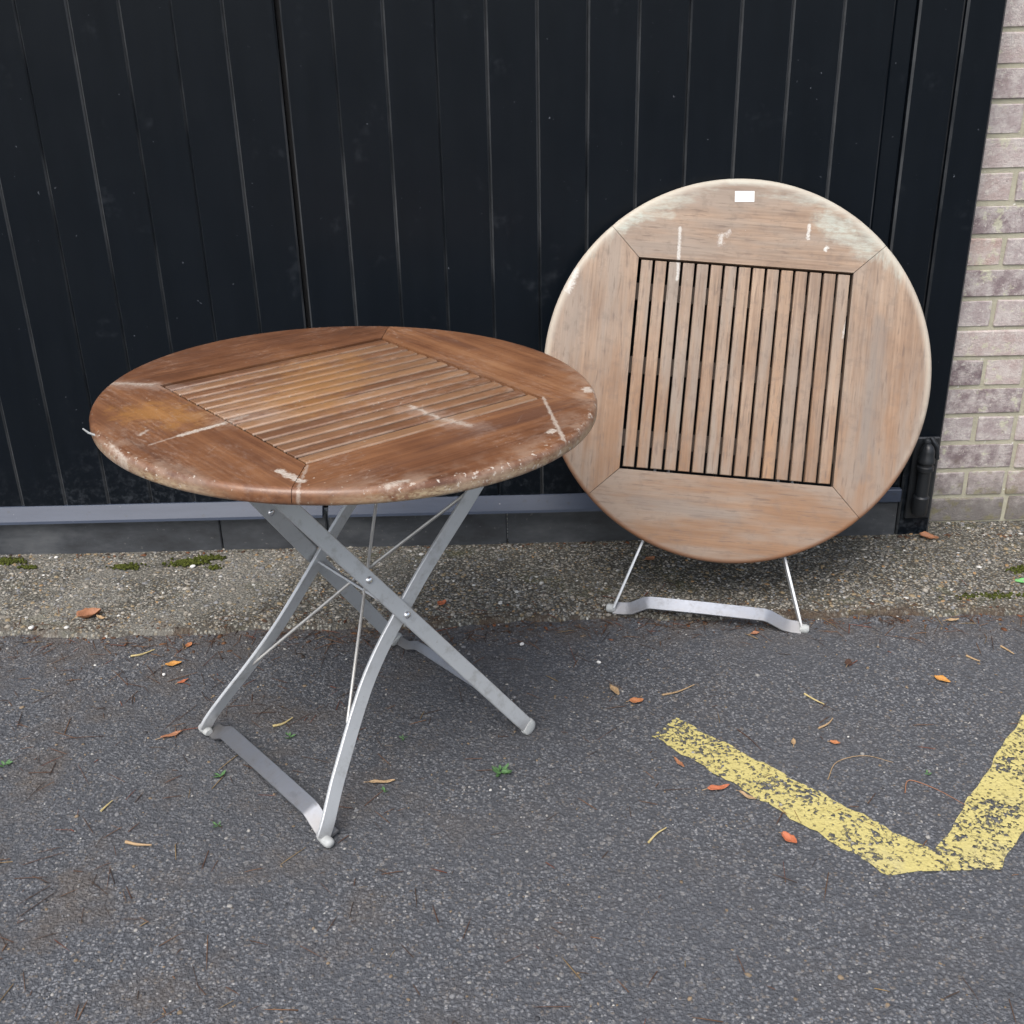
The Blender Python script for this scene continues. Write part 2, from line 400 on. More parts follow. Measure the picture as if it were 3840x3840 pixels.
def mat_black_paint(name, dust=0.0):
    s = SH(name); p = s.pos(); x, y, z = s.sep(p)
    rn = s.rnd()
    col = s.mix(s.noise(s.scale(p, (30, 30, 3)), 1.0, 4, 0.6), (0.0018, 0.0034, 0.0056), (0.0040, 0.0062, 0.0095))
    specks = s.ss(s.noise(p, 70.0, 3, 0.55), 0.735, 0.77, 0.0, 0.16)
    smear = s.m('MULTIPLY', s.ss(s.noise(p, 7.0, 6, 0.72), 0.60, 0.80), 0.03)
    splash = s.m('MULTIPLY', s.ss(s.m('ADD', z, s.m('MULTIPLY', s.noise(s.scale(p, (5, 5, 2)), 1.0, 5, 0.7), 0.5)), 0.62, 0.25), s.ss(s.noise(p, 45.0, 5, 0.75), 0.46, 0.70, 0.0, 0.07))
    col = s.mix(s.m('ADD', s.m('ADD', specks, smear), splash, clamp=True), col, (0.40, 0.44, 0.50))
    if dust:
        dn = s.m('MULTIPLY', s.ss(s.noise(s.scale(p, (40, 40, 14)), 1.0, 6, 0.78), 0.36, 0.70, 0.10, dust), s.ss(s.noise(s.scale(p, (9, 9, 2.2)), 1.0, 3, 0.6), 0.36, 0.62, 0.15, 1.0))
        col = s.mix(dn, col, (0.35, 0.36, 0.37))
    rough = s.m('ADD', 0.22, s.m('MULTIPLY', s.noise(p, 6.0, 5, 0.65), 0.22))
    h = s.noise(s.scale(p, (110, 110, 9)), 1.0, 4, 0.6)
    s.set(Base_Color=col, Roughness=rough, Specular_IOR_Level=0.17, Normal=s.bump(h, 0.2, 0.001))
    return s.mat

def mat_kick(name):
    s = SH(name); p = s.pos()
    n = s.noise(s.scale(p, (5, 5, 11)), 1.0, 6, 0.68)
    col = s.ramp(n, [(0.30, (0.016, 0.018, 0.022)), (0.50, (0.042, 0.047, 0.055)), (0.70, (0.092, 0.098, 0.106))])
    rn = s.rnd()
    col = s.mix(s.m('MULTIPLY', rn, 0.35), col, (0.030, 0.030, 0.030))
    col = s.mix(s.ss(s.noise(p, 80.0, 3, 0.6), 0.66, 0.74, 0.0, 0.5), col, (0.16, 0.16, 0.15))
    s.set(Base_Color=col, Roughness=0.62, Normal=s.bump(s.noise(p, 60.0, 5, 0.7), 0.5, 0.003))
    return s.mat

def mat_rail(name):
    s = SH(name); p = s.pos()
    col = s.mix(s.noise(s.scale(p, (3, 30, 30)), 1.0, 6, 0.7), (0.026, 0.034, 0.054), (0.054, 0.067, 0.098))
    col = s.mix(s.ss(s.noise(p, 55.0, 4, 0.7), 0.60, 0.72, 0.0, 0.6), col, (0.035, 0.038, 0.045))
    col = s.mix(s.ss(s.noise(p, 75.0, 3, 0.6), 0.72, 0.76, 0.0, 0.6), col, (0.3, 0.3, 0.3))
    s.set(Base_Color=col, Roughness=0.42, Specular_IOR_Level=0.28, Normal=s.bump(s.noise(p, 40.0, 4, 0.6), 0.2, 0.0015))
    return s.mat

def mat_asphalt(name):
    s = SH(name); p = s.pos(); x, y, z = s.sep(p)
    pf = s.comb(x, y, 0.0)
    pd = s.vm('ADD', pf, s.scale(s.comb(s.noise(pf, 90, 2), s.noise(s.vm('ADD', pf, (5, 5, 0)), 90, 2), 0.0), (0.006, 0.006, 0)))
    d1, c1 = s.vor(pd, 165.0); d2, c2 = s.vor(pd, 380.0)
    r1 = s.sep(c1)[0]; g1 = s.sep(c1)[1]; r2 = s.sep(c2)[0]
    t = s.m('ADD', s.m('MULTIPLY', r1, 0.62), s.m('MULTIPLY', r2, 0.38))
    stone = s.ramp(t, [(0.12, (0.034, 0.036, 0.041)), (0.40, (0.088, 0.093, 0.104)), (0.66, (0.138, 0.143, 0.155)), (0.88, (0.20, 0.20, 0.205)), (0.97, (0.36, 0.35, 0.335))])
    stone = s.mix(s.ss(g1, 0.82, 0.92, 0.0, 0.55), stone, (0.15, 0.115, 0.08))
    bit = (0.052, 0.055, 0.062)
    col = s.mix(s.ss(d1, 0.62, 0.30), bit, stone)
    big = s.noise(pf, 2.6, 5, 0.6)
    col = s.mix(s.ss(big, 0.36, 0.62, 0.5, 0.0), col, (0.062, 0.065, 0.073))
    # brown dirt: leaf mould and dust that gathers by the seam and towards the left
    d3, c3 = s.vor(pd, 78.0)
    bigst = s.m('MULTIPLY', s.ss(d3, 0.42, 0.30), s.m('GREATER_THAN', s.sep(c3)[0], 0.80))
    col = s.mix(s.m('MULTIPLY', bigst, 0.6), col, s.mix(s.sep(c3)[1], (0.055, 0.057, 0.064), (0.20, 0.195, 0.19)))
    brn = s.m('MULTIPLY', s.ss(s.noise(pf, 5.5, 6, 0.68), 0.46, 0.70), s.m('ADD', 0.12, s.m('MULTIPLY', s.ss(x, 0.25, -0.7), 0.42)))
    seam = s.m('MULTIPLY', s.ss(y, 2.22, 2.40), s.ss(s.noise(pf, 12.0, 5, 0.7), 0.36, 0.62))
    col = s.mix(s.m('MAXIMUM', brn, s.m('MULTIPLY', seam, 0.55)), col, (0.082, 0.066, 0.053))
    h = s.m('ADD', s.m('SUBTRACT', 1.0, d1), s.m('MULTIPLY', s.m('SUBTRACT', 1.0, d2), 0.5))
    s.set(Base_Color=col, Roughness=s.ss(r1, 0.0, 1.0, 0.55, 0.8), Specular_IOR_Level=0.4, Normal=s.bump(h, 0.8, 0.0034))
    return s.mat

def mat_concrete(name):
    s = SH(name); p = s.pos(); x, y, z = s.sep(p); pf = s.comb(x, y, 0.0)
    pd = s.vm('ADD', pf, s.scale(s.comb(s.noise(pf, 70, 2), s.noise(s.vm('ADD', pf, (5, 5, 0)), 70, 2), 0.0), (0.008, 0.008, 0)))
    d1, c1 = s.vor(pd, 150.0); d2, c2 = s.vor(pd, 330.0)
    r1 = s.sep(c1)[0]; g1 = s.sep(c1)[1]; r2 = s.sep(c2)[0]
    stone = s.ramp(s.m('ADD', s.m('MULTIPLY', r1, 0.6), s.m('MULTIPLY', r2, 0.4)), [(0.1, (0.072, 0.072, 0.066)), (0.4, (0.165, 0.160, 0.142)), (0.62, (0.26, 0.25, 0.215)), (0.85, (0.40, 0.39, 0.345)), (0.97, (0.60, 0.60, 0.56))])
    stone = s.mix(s.ss(g1, 0.72, 0.85, 0.0, 0.6), stone, (0.22, 0.155, 0.075))
    col = s.mix(s.ss(d1, 0.66, 0.28), (0.060, 0.055, 0.046), stone)
    dk = s.ss(s.noise(pf, 4.5, 6, 0.65), 0.42, 0.66)
    col = s.mix(s.m('MULTIPLY', dk, 0.45), col, (0.080, 0.075, 0.060))
    # algae / moss film
    al = s.m('MULTIPLY', s.ss(s.noise(s.vm('ADD', pf, (2.7, 1, 0)), 6.0, 6, 0.7), 0.55, 0.72), 0.45)
    col = s.mix(al, col, (0.075, 0.078, 0.028))
    lt = s.m('MULTIPLY', s.ss(x, -0.1, -0.6), s.ss(s.noise(pf, 5.0, 5, 0.6), 0.40, 0.62))
    col = s.mix(s.m('MULTIPLY', lt, 0.4), col, (0.235, 0.225, 0.20))
    # rusty leaf mould along the seam
    seam = s.m('MULTIPLY', s.ss(y, 2.47, 2.405), s.ss(s.noise(pf, 9.0, 6, 0.7), 0.44, 0.60))
    col = s.mix(s.m('MULTIPLY', seam, 0.75), col, (0.060, 0.038, 0.024))
    h = s.m('ADD', s.m('SUBTRACT', 1.0, d1), s.m('MULTIPLY', s.m('SUBTRACT', 1.0, d2), 0.5))
    s.set(Base_Color=col, Roughness=0.82, Specular_IOR_Level=0.3, Normal=s.bump(h, 0.9, 0.005))
    return s.mat

def mat_attr(name, rough=0.75, spec=0.3):
    s = SH(name); a = s.n('ShaderNodeAttribute', attribute_name='Col')
    col = s.mix(0.35, a.outputs['Color'], s.mix(s.noise(s.pos(), 260.0, 3, 0.6), (0.2, 0.2, 0.2), (1.2, 1.2, 1.2)), 'MULTIPLY')
    s.set(Base_Color=col, Roughness=rough, Specular_IOR_Level=spec)
    return s.mat

def mat_yellow(name):
    s = SH(name); p = s.pos(); x, y, z = s.sep(p); pf = s.comb(x, y, 0.0)
    d1, c1 = s.vor(pf, 165.0)
    n = s.noise(pf, 120.0, 4, 0.7); big = s.noise(pf, 11.0, 4, 0.6)
    col = s.mix(s.noise(pf, 25.0, 5, 0.7), (0.35, 0.295, 0.098), (0.49, 0.425, 0.170))
    col = s.mix(s.ss(s.noise(pf, 8.0, 5, 0.7), 0.5, 0.75, 0.0, 0.5), col, (0.36, 0.32, 0.18))
    v = s.m('ADD', s.m('MULTIPLY', n, 0.50), s.m('MULTIPLY', big, 0.42))
    v = s.m('ADD', v, s.m('MULTIPLY', s.sep(c1)[0], 0.22))
    v = s.m('SUBTRACT', v, s.m('MULTIPLY', s.ss(y, 1.85, 2.0), s.m('MULTIPLY', s.ss(x, 0.6, 0.45), 0.05)))
    keep = s.ss(v, 0.455, 0.585)
    s.set(Base_Color=col, Roughness=0.7, Normal=s.bump(s.m('SUBTRACT', 1.0, d1), 0.6, 0.002))
    tr = s.n('ShaderNodeBsdfTransparent'); mx = s.n('ShaderNodeMixShader')
    s.put(mx.inputs[0], keep); s.nt.links.new(tr.outputs[0], mx.inputs[1]); s.nt.links.new(s.p.outputs[0], mx.inputs[2])
    s.nt.links.new(mx.outputs[0], s.out.inputs[0])
    return s.mat

def mat_brick(name):
    s = SH(name); p = s.pos(); o = s.obj(); rn = s.rnd()
    r2 = s.m('FRACT', s.m('MULTIPLY', rn, 5.77)); r3 = s.m('FRACT', s.m('MULTIPLY', rn, 11.13))
    base = s.ramp(rn, [(0.0, (0.15, 0.110, 0.120)), (0.2, (0.28, 0.225, 0.225)), (0.45, (0.36, 0.31, 0.305)), (0.7, (0.41, 0.305, 0.27)), (1.0, (0.29, 0.25, 0.255))])
    n = s.noise(p, 26.0, 6, 0.68)
    col = s.mix(s.ss(n, 0.34, 0.68, 0.0, 0.7), base, (0.53, 0.49, 0.465))
    col = s.mix(s.ss(s.noise(p, 90.0, 4, 0.7), 0.56, 0.70, 0.0, 0.65), col, (0.58, 0.55, 0.50))
    col = s.mix(s.ss(s.noise(s.vm('ADD', p, (3, 0, 3)), 60.0, 4, 0.7), 0.62, 0.72, 0.0, 0.5), col, (0.14, 0.10, 0.10))
    lich = s.m('MULTIPLY', s.ss(s.noise(s.vm('ADD', p, (7, 2, 1)), 17.0, 5, 0.7), 0.56, 0.64), 0.65)
    col = s.mix(lich, col, (0.50, 0.50, 0.36))
    z = s.sep(p)[2]
    damp = s.m('MULTIPLY', s.ss(s.m('ADD', z, s.m('MULTIPLY', n, 0.16)), 0.30, 0.10), 0.85)
    col = s.mix(damp, col, (0.115, 0.108, 0.100))
    ms = s.m('MULTIPLY', s.ss(z, 0.22, 0.12), s.ss(s.noise(p, 18.0, 5, 0.7), 0.50, 0.64, 0.0, 0.5))
    col = s.mix(ms, col, (0.17, 0.155, 0.06))
    s.set(Base_Color=col, Roughness=0.86, Specular_IOR_Level=0.25, Normal=s.bump(s.noise(p, 150.0, 5, 0.75), 0.9, 0.004))
    return s.mat

def mat_mortar(name):
    s = SH(name); p = s.pos()
    col = s.mix(s.noise(p, 30.0, 6, 0.7), (0.27, 0.255, 0.195), (0.43, 0.41, 0.32))
    col = s.mix(s.ss(s.noise(p, 70.0, 4, 0.6), 0.66, 0.74), col, (0.68, 0.67, 0.63))
    s.set(Base_Color=col, Roughness=0.9, Specular_IOR_Level=0.2, Normal=s.bump(s.noise(p, 150.0, 4, 0.7), 0.7, 0.003))
    return s.mat

def mat_leaf(name, c1, c2):
    s = SH(name); p = s.obj()
    n = s.noise(p, 90.0, 5, 0.65)
    col = s.mix(n, c1, c2)
    col = s.mix(s.ss(s.noise(p, 240.0, 3, 0.6), 0.60, 0.72, 0.0, 0.6), col, tuple(c * 0.35 for c in c1))
    s.set(Base_Color=col, Roughness=0.6, Specular_IOR_Level=0.3, Normal=s.bump(n, 0.5, 0.002))
    return s.mat

def mat_plain(name, col, rough=0.6, var=0.2, scale=40.0):
    s = SH(name); n = s.noise(s.pos(), scale, 4, 0.6)
    s.set(Base_Color=s.mix(n, tuple(c * (1 - var) for c in col), tuple(min(1, c * (1 + var)) for c in col)), Roughness=rough, Normal=s.bump(n, 0.2, 0.001))
    return s.mat

def mat_sticker(name):
    s = SH(name); o = s.obj(); x, y, z = s.sep(o)
    inside = s.m('MULTIPLY', s.m('LESS_THAN', s.m('ABSOLUTE', x), 0.012), s.m('LESS_THAN', s.m('ABSOLUTE', y), 0.0028))
    ink = s.m('MULTIPLY', inside, s.ss(s.noise(s.scale(o, (420, 260, 1)), 1.0, 1, 0.5), 0.47, 0.56, 0.0, 0.5))
    s.set(Base_Color=s.mix(ink, (0.64, 0.64, 0.63), (0.22, 0.25, 0.23)), Roughness=0.5)
    return s.mat

M = dict(
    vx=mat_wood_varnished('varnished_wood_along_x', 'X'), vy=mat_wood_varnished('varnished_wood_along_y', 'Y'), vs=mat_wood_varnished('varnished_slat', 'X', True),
    wx=mat_wood_weathered('weathered_wood_along_x', 'X'), wy=mat_wood_weathered('weathered_wood_along_y', 'Y'), ws=mat_wood_weathered('weathered_slat', 'Y', True),
    metal=mat_metal('grey_metal'), rod=mat_metal('rod_metal', (0.47, 0.46, 0.44), 0.5, 0.36), rivet=mat_metal('rivet_metal', (0.70, 0.71, 0.73), 0.9, 0.22),
    bar=mat_metal('bare_bar_metal', (0.185, 0.198, 0.225), 0.6, 0.40), cap=mat_plain('foot_cap_plastic', (0.34, 0.35, 0.345), 0.55, 0.35, 110.0),
    black=mat_black_paint('black_gate_paint'), groove=mat_black_paint('dusty_groove_paint', 0.15), kick=mat_kick('weathered_kick_board'), rail=mat_rail('blue_grey_rail'),
    asphalt=mat_asphalt('asphalt'), concrete=mat_concrete('exposed_aggregate_concrete'), pebble=mat_attr('pebbles'), needle=mat_attr('needles', 0.7),
    yellow=mat_yellow('worn_yellow_paint'), brick=mat_brick('weathered_brick'), mortar=mat_mortar('lime_mortar'), under=mat_plain('under_batten_wood', (0.12, 0.055, 0.026), 0.6),
    underw=mat_plain('under_batten_grey_wood', (0.09, 0.065, 0.05), 0.7), void=mat_plain('light_stop_dark', (0.006, 0.006, 0.007), 0.8), sticker=mat_sticker('paper_sticker'),
    moss=mat_attr('moss_cushion', 0.9, 0.1), stone=mat_plain('pale_stone', (0.55, 0.54, 0.52), 0.7, 0.25, 120.0), iron=mat_plain('black_iron', (0.010, 0.012, 0.015), 0.42, 0.4, 30.0),
)

# ------------------------------------------------------------------ ground
GATE_Y = 2.825
SEAM = 2.405
g = MB().add([(-30, -30, 0), (30, -30, 0), (30, 12, 0), (-30, 12, 0)], [(0, 1, 2, 3)]).build('asphalt_ground', M['asphalt'])
tag(g, kind='structure')

def wig(x):
    return 0.010 * math.sin(x * 3.1 + 1) + 0.007 * math.sin(x * 8.3) + 0.005 * math.sin(x * 21.7 + 2) + 0.0035 * math.sin(x * 47 + .5) + 0.0025 * math.sin(x * 101)
def strip_z(x, y):
    return 0.0105 - 0.005 * min(1, max(0, (y - 2.5) / 0.33)) + 0.0012 * math.sin(x * 7 + y * 11) + 0.0008 * math.sin(x * 23 - y * 31)
mb = MB(); xs = np.linspace(-6, 6, 900); rows = [-0.006, 0.0, 0.004, 0.010, 0.018, 0.05, 0.12, 0.22, 0.33, 0.43, 0.60]
zs = [-0.010, 0.001, 0.006, 0.009, 1, 1, 1, 1, 1, 1, 1]
vs = []; fs = []
for i, x in enumerate(xs):
    for k, (d, zz) in enumerate(zip(rows, zs)):
        y = SEAM + d + wig(x) * max(0, 1 - d / 0.2)
        vs.append((x, y, strip_z(x, y) if zz == 1 else zz * strip_z(x, y) / 0.0105))
K = len(rows)
for i in range(len(xs) - 1):
    for k in range(K - 1):
        a = i * K + k; fs.append((a, a + K, a + K + 1, a + 1))
strip = mb.add(vs, fs).build('concrete_pavement', M['concrete'], smooth=60)
tag(strip, kind='structure')

# yellow painted lines
def painted(name, quad, label, nx=40, ny=6):
    vs = []; fs = []
    A, B, C_, D = [Vector((q[0], q[1], 0)) for q in quad]   # A-B one long edge, D-C the other
    for i in range(nx + 1):
        for j in range(ny + 1):
            t, u = i / nx, j / ny
            P = (A.lerp(B, t)).lerp(D.lerp(C_, t), u)
            w = 0.003 * math.sin(t * 37 + u * 3) + 0.002 * math.sin(t * 91 + 1) if j in (0, ny) else 0
            n = (D - A).normalized()
            P += n * w * (1 if j else -1)
            vs.append((P.x, P.y, 0.0022))
    for i in range(nx):
        for j in range(ny):
            a = i * (ny + 1) + j; fs.append((a, a + 1, a + ny + 2, a + ny + 1))
    o = MB().add(vs, fs).build(name, M['yellow'])
    tag(o, label, 'road marking', 'yellow lines painted on the asphalt')
    return o
painted('painted_line', [(0.334, 2.012), (0.768, 1.560), (0.640, 1.538), (0.277, 1.950)], 'worn yellow painted line whose free end points towards the standing table')
painted('painted_line', [(0.700, 1.545), (1.40, 2.428), (1.47, 2.33), (0.835, 1.545)], 'worn yellow painted line running off the right side of the picture', 60)
bpy.data.objects['painted_line.001'].location.z = 0.0014

# pebbles of the exposed aggregate, and light chips in the asphalt: uncountable
phi = (1 + 5 ** 0.5) / 2
ICO_V = np.array([(-1, phi, 0), (1, phi, 0), (-1, -phi, 0), (1, -phi, 0), (0, -1, phi), (0, 1, phi), (0, -1, -phi), (0, 1, -phi), (phi, 0, -1), (phi, 0, 1), (-phi, 0, -1), (-phi, 0, 1)]) / math.sqrt(1 + phi * phi)
ICO_F = np.array([(0, 11, 5), (0, 5, 1), (0, 1, 7), (0, 7, 10), (0, 10, 11), (1, 5, 9), (5, 11, 4), (11, 10, 2), (10, 7, 6), (7, 1, 8), (3, 9, 4), (3, 4, 2), (3, 2, 6), (3, 6, 8), (3, 8, 9), (4, 9, 5), (2, 4, 11), (6, 2, 10), (8, 6, 7), (9, 8, 1)])
OCT_V = np.array([(1, 0, 0), (-1, 0, 0), (0, 1, 0), (0, -1, 0), (0, 0, 1), (0, 0, -1)], float)
OCT_F = np.array([(0, 2, 4), (2, 1, 4), (1, 3, 4), (3, 0, 4), (2, 0, 5), (1, 2, 5), (3, 1, 5), (0, 3, 5)])
def scatter(name, V, F, P, S, ang, cols, mat, jit=0.25, smooth=True):
    n = len(P); k = len(V)
    vv = V[None] * (1 + jit * (RNG.random((n, k, 1)) - 0.5)) * S[:, None, :]
    ca, sa = np.cos(ang)[:, None], np.sin(ang)[:, None]
    X = vv[..., 0] * ca - vv[..., 1] * sa; Y = vv[..., 0] * sa + vv[..., 1] * ca
    out = np.stack([X, Y, vv[..., 2]], 2) + P[:, None, :]
    ff = (F[None] + (np.arange(n) * k)[:, None, None]).reshape(-1, F.shape[1])
    me = bpy.data.meshes.new(name)
    me.vertices.add(n * k); me.vertices.foreach_set('co', out.astype(np.float32).ravel())
    nl = ff.size; me.loops.add(nl); me.loops.foreach_set('vertex_index', ff.astype(np.int32).ravel())
    me.polygons.add(len(ff)); me.polygons.foreach_set('loop_start', np.arange(0, nl, F.shape[1], dtype=np.int32))
    me.update(calc_edges=True)
    if smooth: me.polygons.foreach_set('use_smooth', np.ones(len(ff), bool))
    at = me.attributes.new('Col', 'FLOAT_COLOR', 'POINT')
    c4 = np.concatenate([cols, np.ones((n, 1))], 1)
    at.data.foreach_set('color', np.repeat(c4, k, 0).astype(np.float32).ravel())
    me.materials.append(mat)
    me.validate()
    o = bpy.data.objects.new(name, me); COL.objects.link(o)
    tag(o, kind='stuff')
    return o

n = 17000
px = RNG.uniform(-2.0, 2.0, n); py = RNG.uniform(SEAM + 0.012, 2.90, n)
py = np.maximum(py, [SEAM + 0.006 + wig(a) for a in px])
sz = np.clip(RNG.lognormal(math.log(0.0034), 0.42, n), 0.0014, 0.0085)
S = np.stack([sz * RNG.uniform(0.8, 1.35, n), sz * RNG.uniform(0.7, 1.05, n), sz * RNG.uniform(0.45, 0.7, n)], 1)
pz = np.array([strip_z(a, b) for a, b in zip(px, py)]) - S[:, 2] * RNG.uniform(0.05, 0.65, n)
pal = np.array([(0.14, 0.125, 0.10), (0.21, 0.185, 0.145), (0.10, 0.098, 0.09), (0.28, 0.25, 0.20), (0.20, 0.15, 0.085), (0.070, 0.066, 0.06), (0.42, 0.40, 0.35), (0.17, 0.165, 0.155), (0.26, 0.16, 0.075)])
pc = pal[RNG.choice(len(pal), n, p=[.19, .19, .13, .14, .12, .08, .03, .09, .03])] * RNG.uniform(0.95, 1.4, (n, 1)) * np.array([0.97, 1.0, 1.08])
o = scatter('gravel', ICO_V, ICO_F, np.stack([px, py, pz], 1), S, RNG.uniform(0, 6.28, n), pc, M['pebble'])
tag(o, 'small rounded pebbles showing in the concrete along the gate', 'gravel')

n = 11000
px = RNG.uniform(-2.2, 2.2, n); py = RNG.uniform(0.9, SEAM, n)
sz = np.clip(RNG.lognormal(math.log(0.0019), 0.42, n), 0.0009, 0.0055)
S = np.stack([sz * RNG.uniform(0.8, 1.3, n), sz * RNG.uniform(0.7, 1.1, n), sz * RNG.uniform(0.35, 0.6, n)], 1)
pal = np.array([(0.16, 0.16, 0.165), (0.10, 0.10, 0.105), (0.26, 0.25, 0.235), (0.50, 0.49, 0.46), (0.20, 0.15, 0.10), (0.055, 0.055, 0.06)])
pc = pal[RNG.choice(len(pal), n, p=[.33, .27, .13, .02, .10, .15])] * RNG.uniform(0.8, 1.2, (n, 1))
o = scatter('stone_chips', ICO_V, ICO_F, np.stack([px, py, 0.0004 * np.ones(n)], 1), S, RNG.uniform(0, 6.28, n), pc, M['pebble'], 0.5)
tag(o, 'small stone chips showing in the dark asphalt', 'gravel')

# pine needles and leaf crumbs
NEED_V = np.array([(-1, -1, 0), (-1, 1, 0), (-1, 0, 1), (-.3, -1, .6), (-.3, 1, .6), (-.3, 0, 1.8), (.4, -1, .6), (.4, 1, .6), (.4, 0, 1.8), (1, -.4, 0), (1, .4, 0), (1, 0, .6)], float)
NEED_F = []
for i in range(3):
    a = i * 3
    for j in range(3):
        b = (j + 1) % 3
        NEED_F += [(a + j, a + b, a + 3 + b), (a + j, a + 3 + b, a + 3 + j)]
NEED_F = np.array(NEED_F)
n = 1500
px = RNG.uniform(-2.0, 2.0, n)
mode = RNG.random(n)
seam_y = np.array([SEAM + wig(a) for a in px])
py = np.where(mode < 0.34, seam_y - np.abs(RNG.normal(0, 0.05, n)) - 0.004, np.where(mode < 0.50, seam_y + 0.012 + np.abs(RNG.normal(0, 0.07, n)), RNG.uniform(1.0, SEAM - 0.01, n)))
lm = (mode > 0.75)
px = np.where(lm, RNG.normal(-0.75, 0.35, n), px)
py = np.clip(py, 0.9, 2.79)
pz = np.where(py > SEAM + 0.02, 0.0105, 0.0014) + 0.0008
ln = np.clip(RNG.normal(0.016, 0.009, n), 0.004, 0.042)
S = np.stack([ln, RNG.uniform(0.0004, 0.0010, n), RNG.uniform(0.0004, 0.0009, n)], 1)
pal = np.array([(0.105, 0.052, 0.030), (0.15, 0.075, 0.036), (0.065, 0.040, 0.028), (0.24, 0.16, 0.07), (0.17, 0.05, 0.022)])
pc = pal[RNG.choice(5, n, p=[.34, .24, .26, .06, .10])] * RNG.uniform(0.7, 1.2, (n, 1))
o = scatter('needle_litter', NEED_V, NEED_F, np.stack([px, py, pz], 1), S, RNG.uniform(0, 6.28, n), pc, M['needle'], 0.2)
tag(o, 'brown pine needles and leaf crumbs littering the ground', 'litter')

# leaf crumbs and grit drifted into the seam and against the kickboard
n = 1500
px = RNG.uniform(-2.0, 2.0, n); md_ = RNG.random(n)
sy_ = np.array([SEAM + wig(a) for a in px])
dens = 0.5 + 0.5 * np.sin(px * 5.1 + 1.3) * np.sin(px * 2.3)
py = np.where(md_ < 0.5, sy_ - np.abs(RNG.normal(0, 0.020 + 0.03 * dens, n)), np.where(md_ < 0.82, GATE_Y - 0.010 - np.abs(RNG.normal(0, 0.016, n)), sy_ + 0.01 + np.abs(RNG.normal(0, 0.03, n))))
pz = np.where(py > sy_ + 0.004, np.array([strip_z(a, b) for a, b in zip(px, py)]), 0.0) + 0.001
sz = np.clip(RNG.lognormal(math.log(0.0024), 0.5, n), 0.001, 0.008)
S = np.stack([sz * RNG.uniform(0.9, 1.9, n), sz * RNG.uniform(0.5, 1.0, n), sz * RNG.uniform(0.2, 0.5, n)], 1)
pal = np.array([(0.085, 0.046, 0.028), (0.13, 0.062, 0.030), (0.050, 0.036, 0.028), (0.16, 0.12, 0.085), (0.17, 0.065, 0.028)])
pc = pal[RNG.choice(5, n, p=[.32, .2, .28, .12, .08])] * RNG.uniform(0.7, 1.2, (n, 1))
o = scatter('leaf_crumbs', ICO_V, ICO_F, np.stack([px, py, pz], 1), S, RNG.uniform(0, 6.28, n), pc, M['needle'], 0.8, False)
tag(o, 'brown leaf crumbs and grit gathered along the seam and kickboard', 'litter')

# moss cushions
cl = []
for (mx_, my_, rx, ry, cnt) in [(-0.865, 2.745, 0.042, 0.016, 420), (-0.815, 2.768, 0.035, 0.012, 240), (-1.023, 2.728, 0.034, 0.014, 230), (-1.362, 2.775, 0.05, 0.018, 260), (-1.29, 2.74, 0.02, 0.008, 60), (1.300, 2.60, 0.03, 0.02, 150), (1.18, 2.47, 0.10, 0.015, 160), (-0.79, 2.715, 0.02, 0.010, 60)]:
    a = RNG.normal(0, 0.5, (cnt, 2)); cl.append(np.stack([mx_ + a[:, 0] * rx, np.minimum(my_ + a[:, 1] * ry, 2.798)], 1))
cl = np.concatenate(cl); n = len(cl)
sz = RNG.uniform(0.0018, 0.0045, n)
S = np.stack([sz, sz, sz * 0.75], 1)
pc = np.array([(0.050, 0.058, 0.014)]) * RNG.uniform(0.5, 1.6, (n, 1)) * np.array([1, 1, 0.9])
o = scatter('moss', ICO_V, ICO_F, np.stack([cl[:, 0], cl[:, 1], 0.009 + RNG.uniform(0, 0.003, n)], 1), S, RNG.uniform(0, 6.28, n), pc, M['moss'], 0.5, False)
tag(o, 'dark green moss cushions on the concrete below the gate', 'moss')

# ------------------------------------------------------------------ the gate
TOP = 2.25
PIT = 0.1147
def plank_mesh(w, z0, z1, th=0.022, ch=0.0042):
    """vertical board, front face at y=0 looking to -Y; the V-groove chamfers use the second material"""
    h = w / 2
    sec = [(-h, th), (-h, ch), (-h + ch, 0), (h - ch, 0), (h, ch), (h, th)]
    vs = [(x, y, z) for z in (z0, z1) for x, y in sec]
    fs = [(0, 1, 7, 6), (1, 2, 8, 7), (2, 3, 9, 8), (3, 4, 10, 9), (4, 5, 11, 10), (5, 0, 6, 11), (5, 4, 3, 2, 1, 0), (6, 7, 8, 9, 10, 11)]
    return MB().add(vs, fs), [0, 1, 0, 1, 0, 0, 0, 0]
pm, mi = plank_mesh(PIT - 0.0004, 0.146, TOP)
pm.m = mi
proto = pm.build('plank', [M['black'], M['groove']], None, fix=False)
plank_me = proto.data
bpy.data.objects.remove(proto)
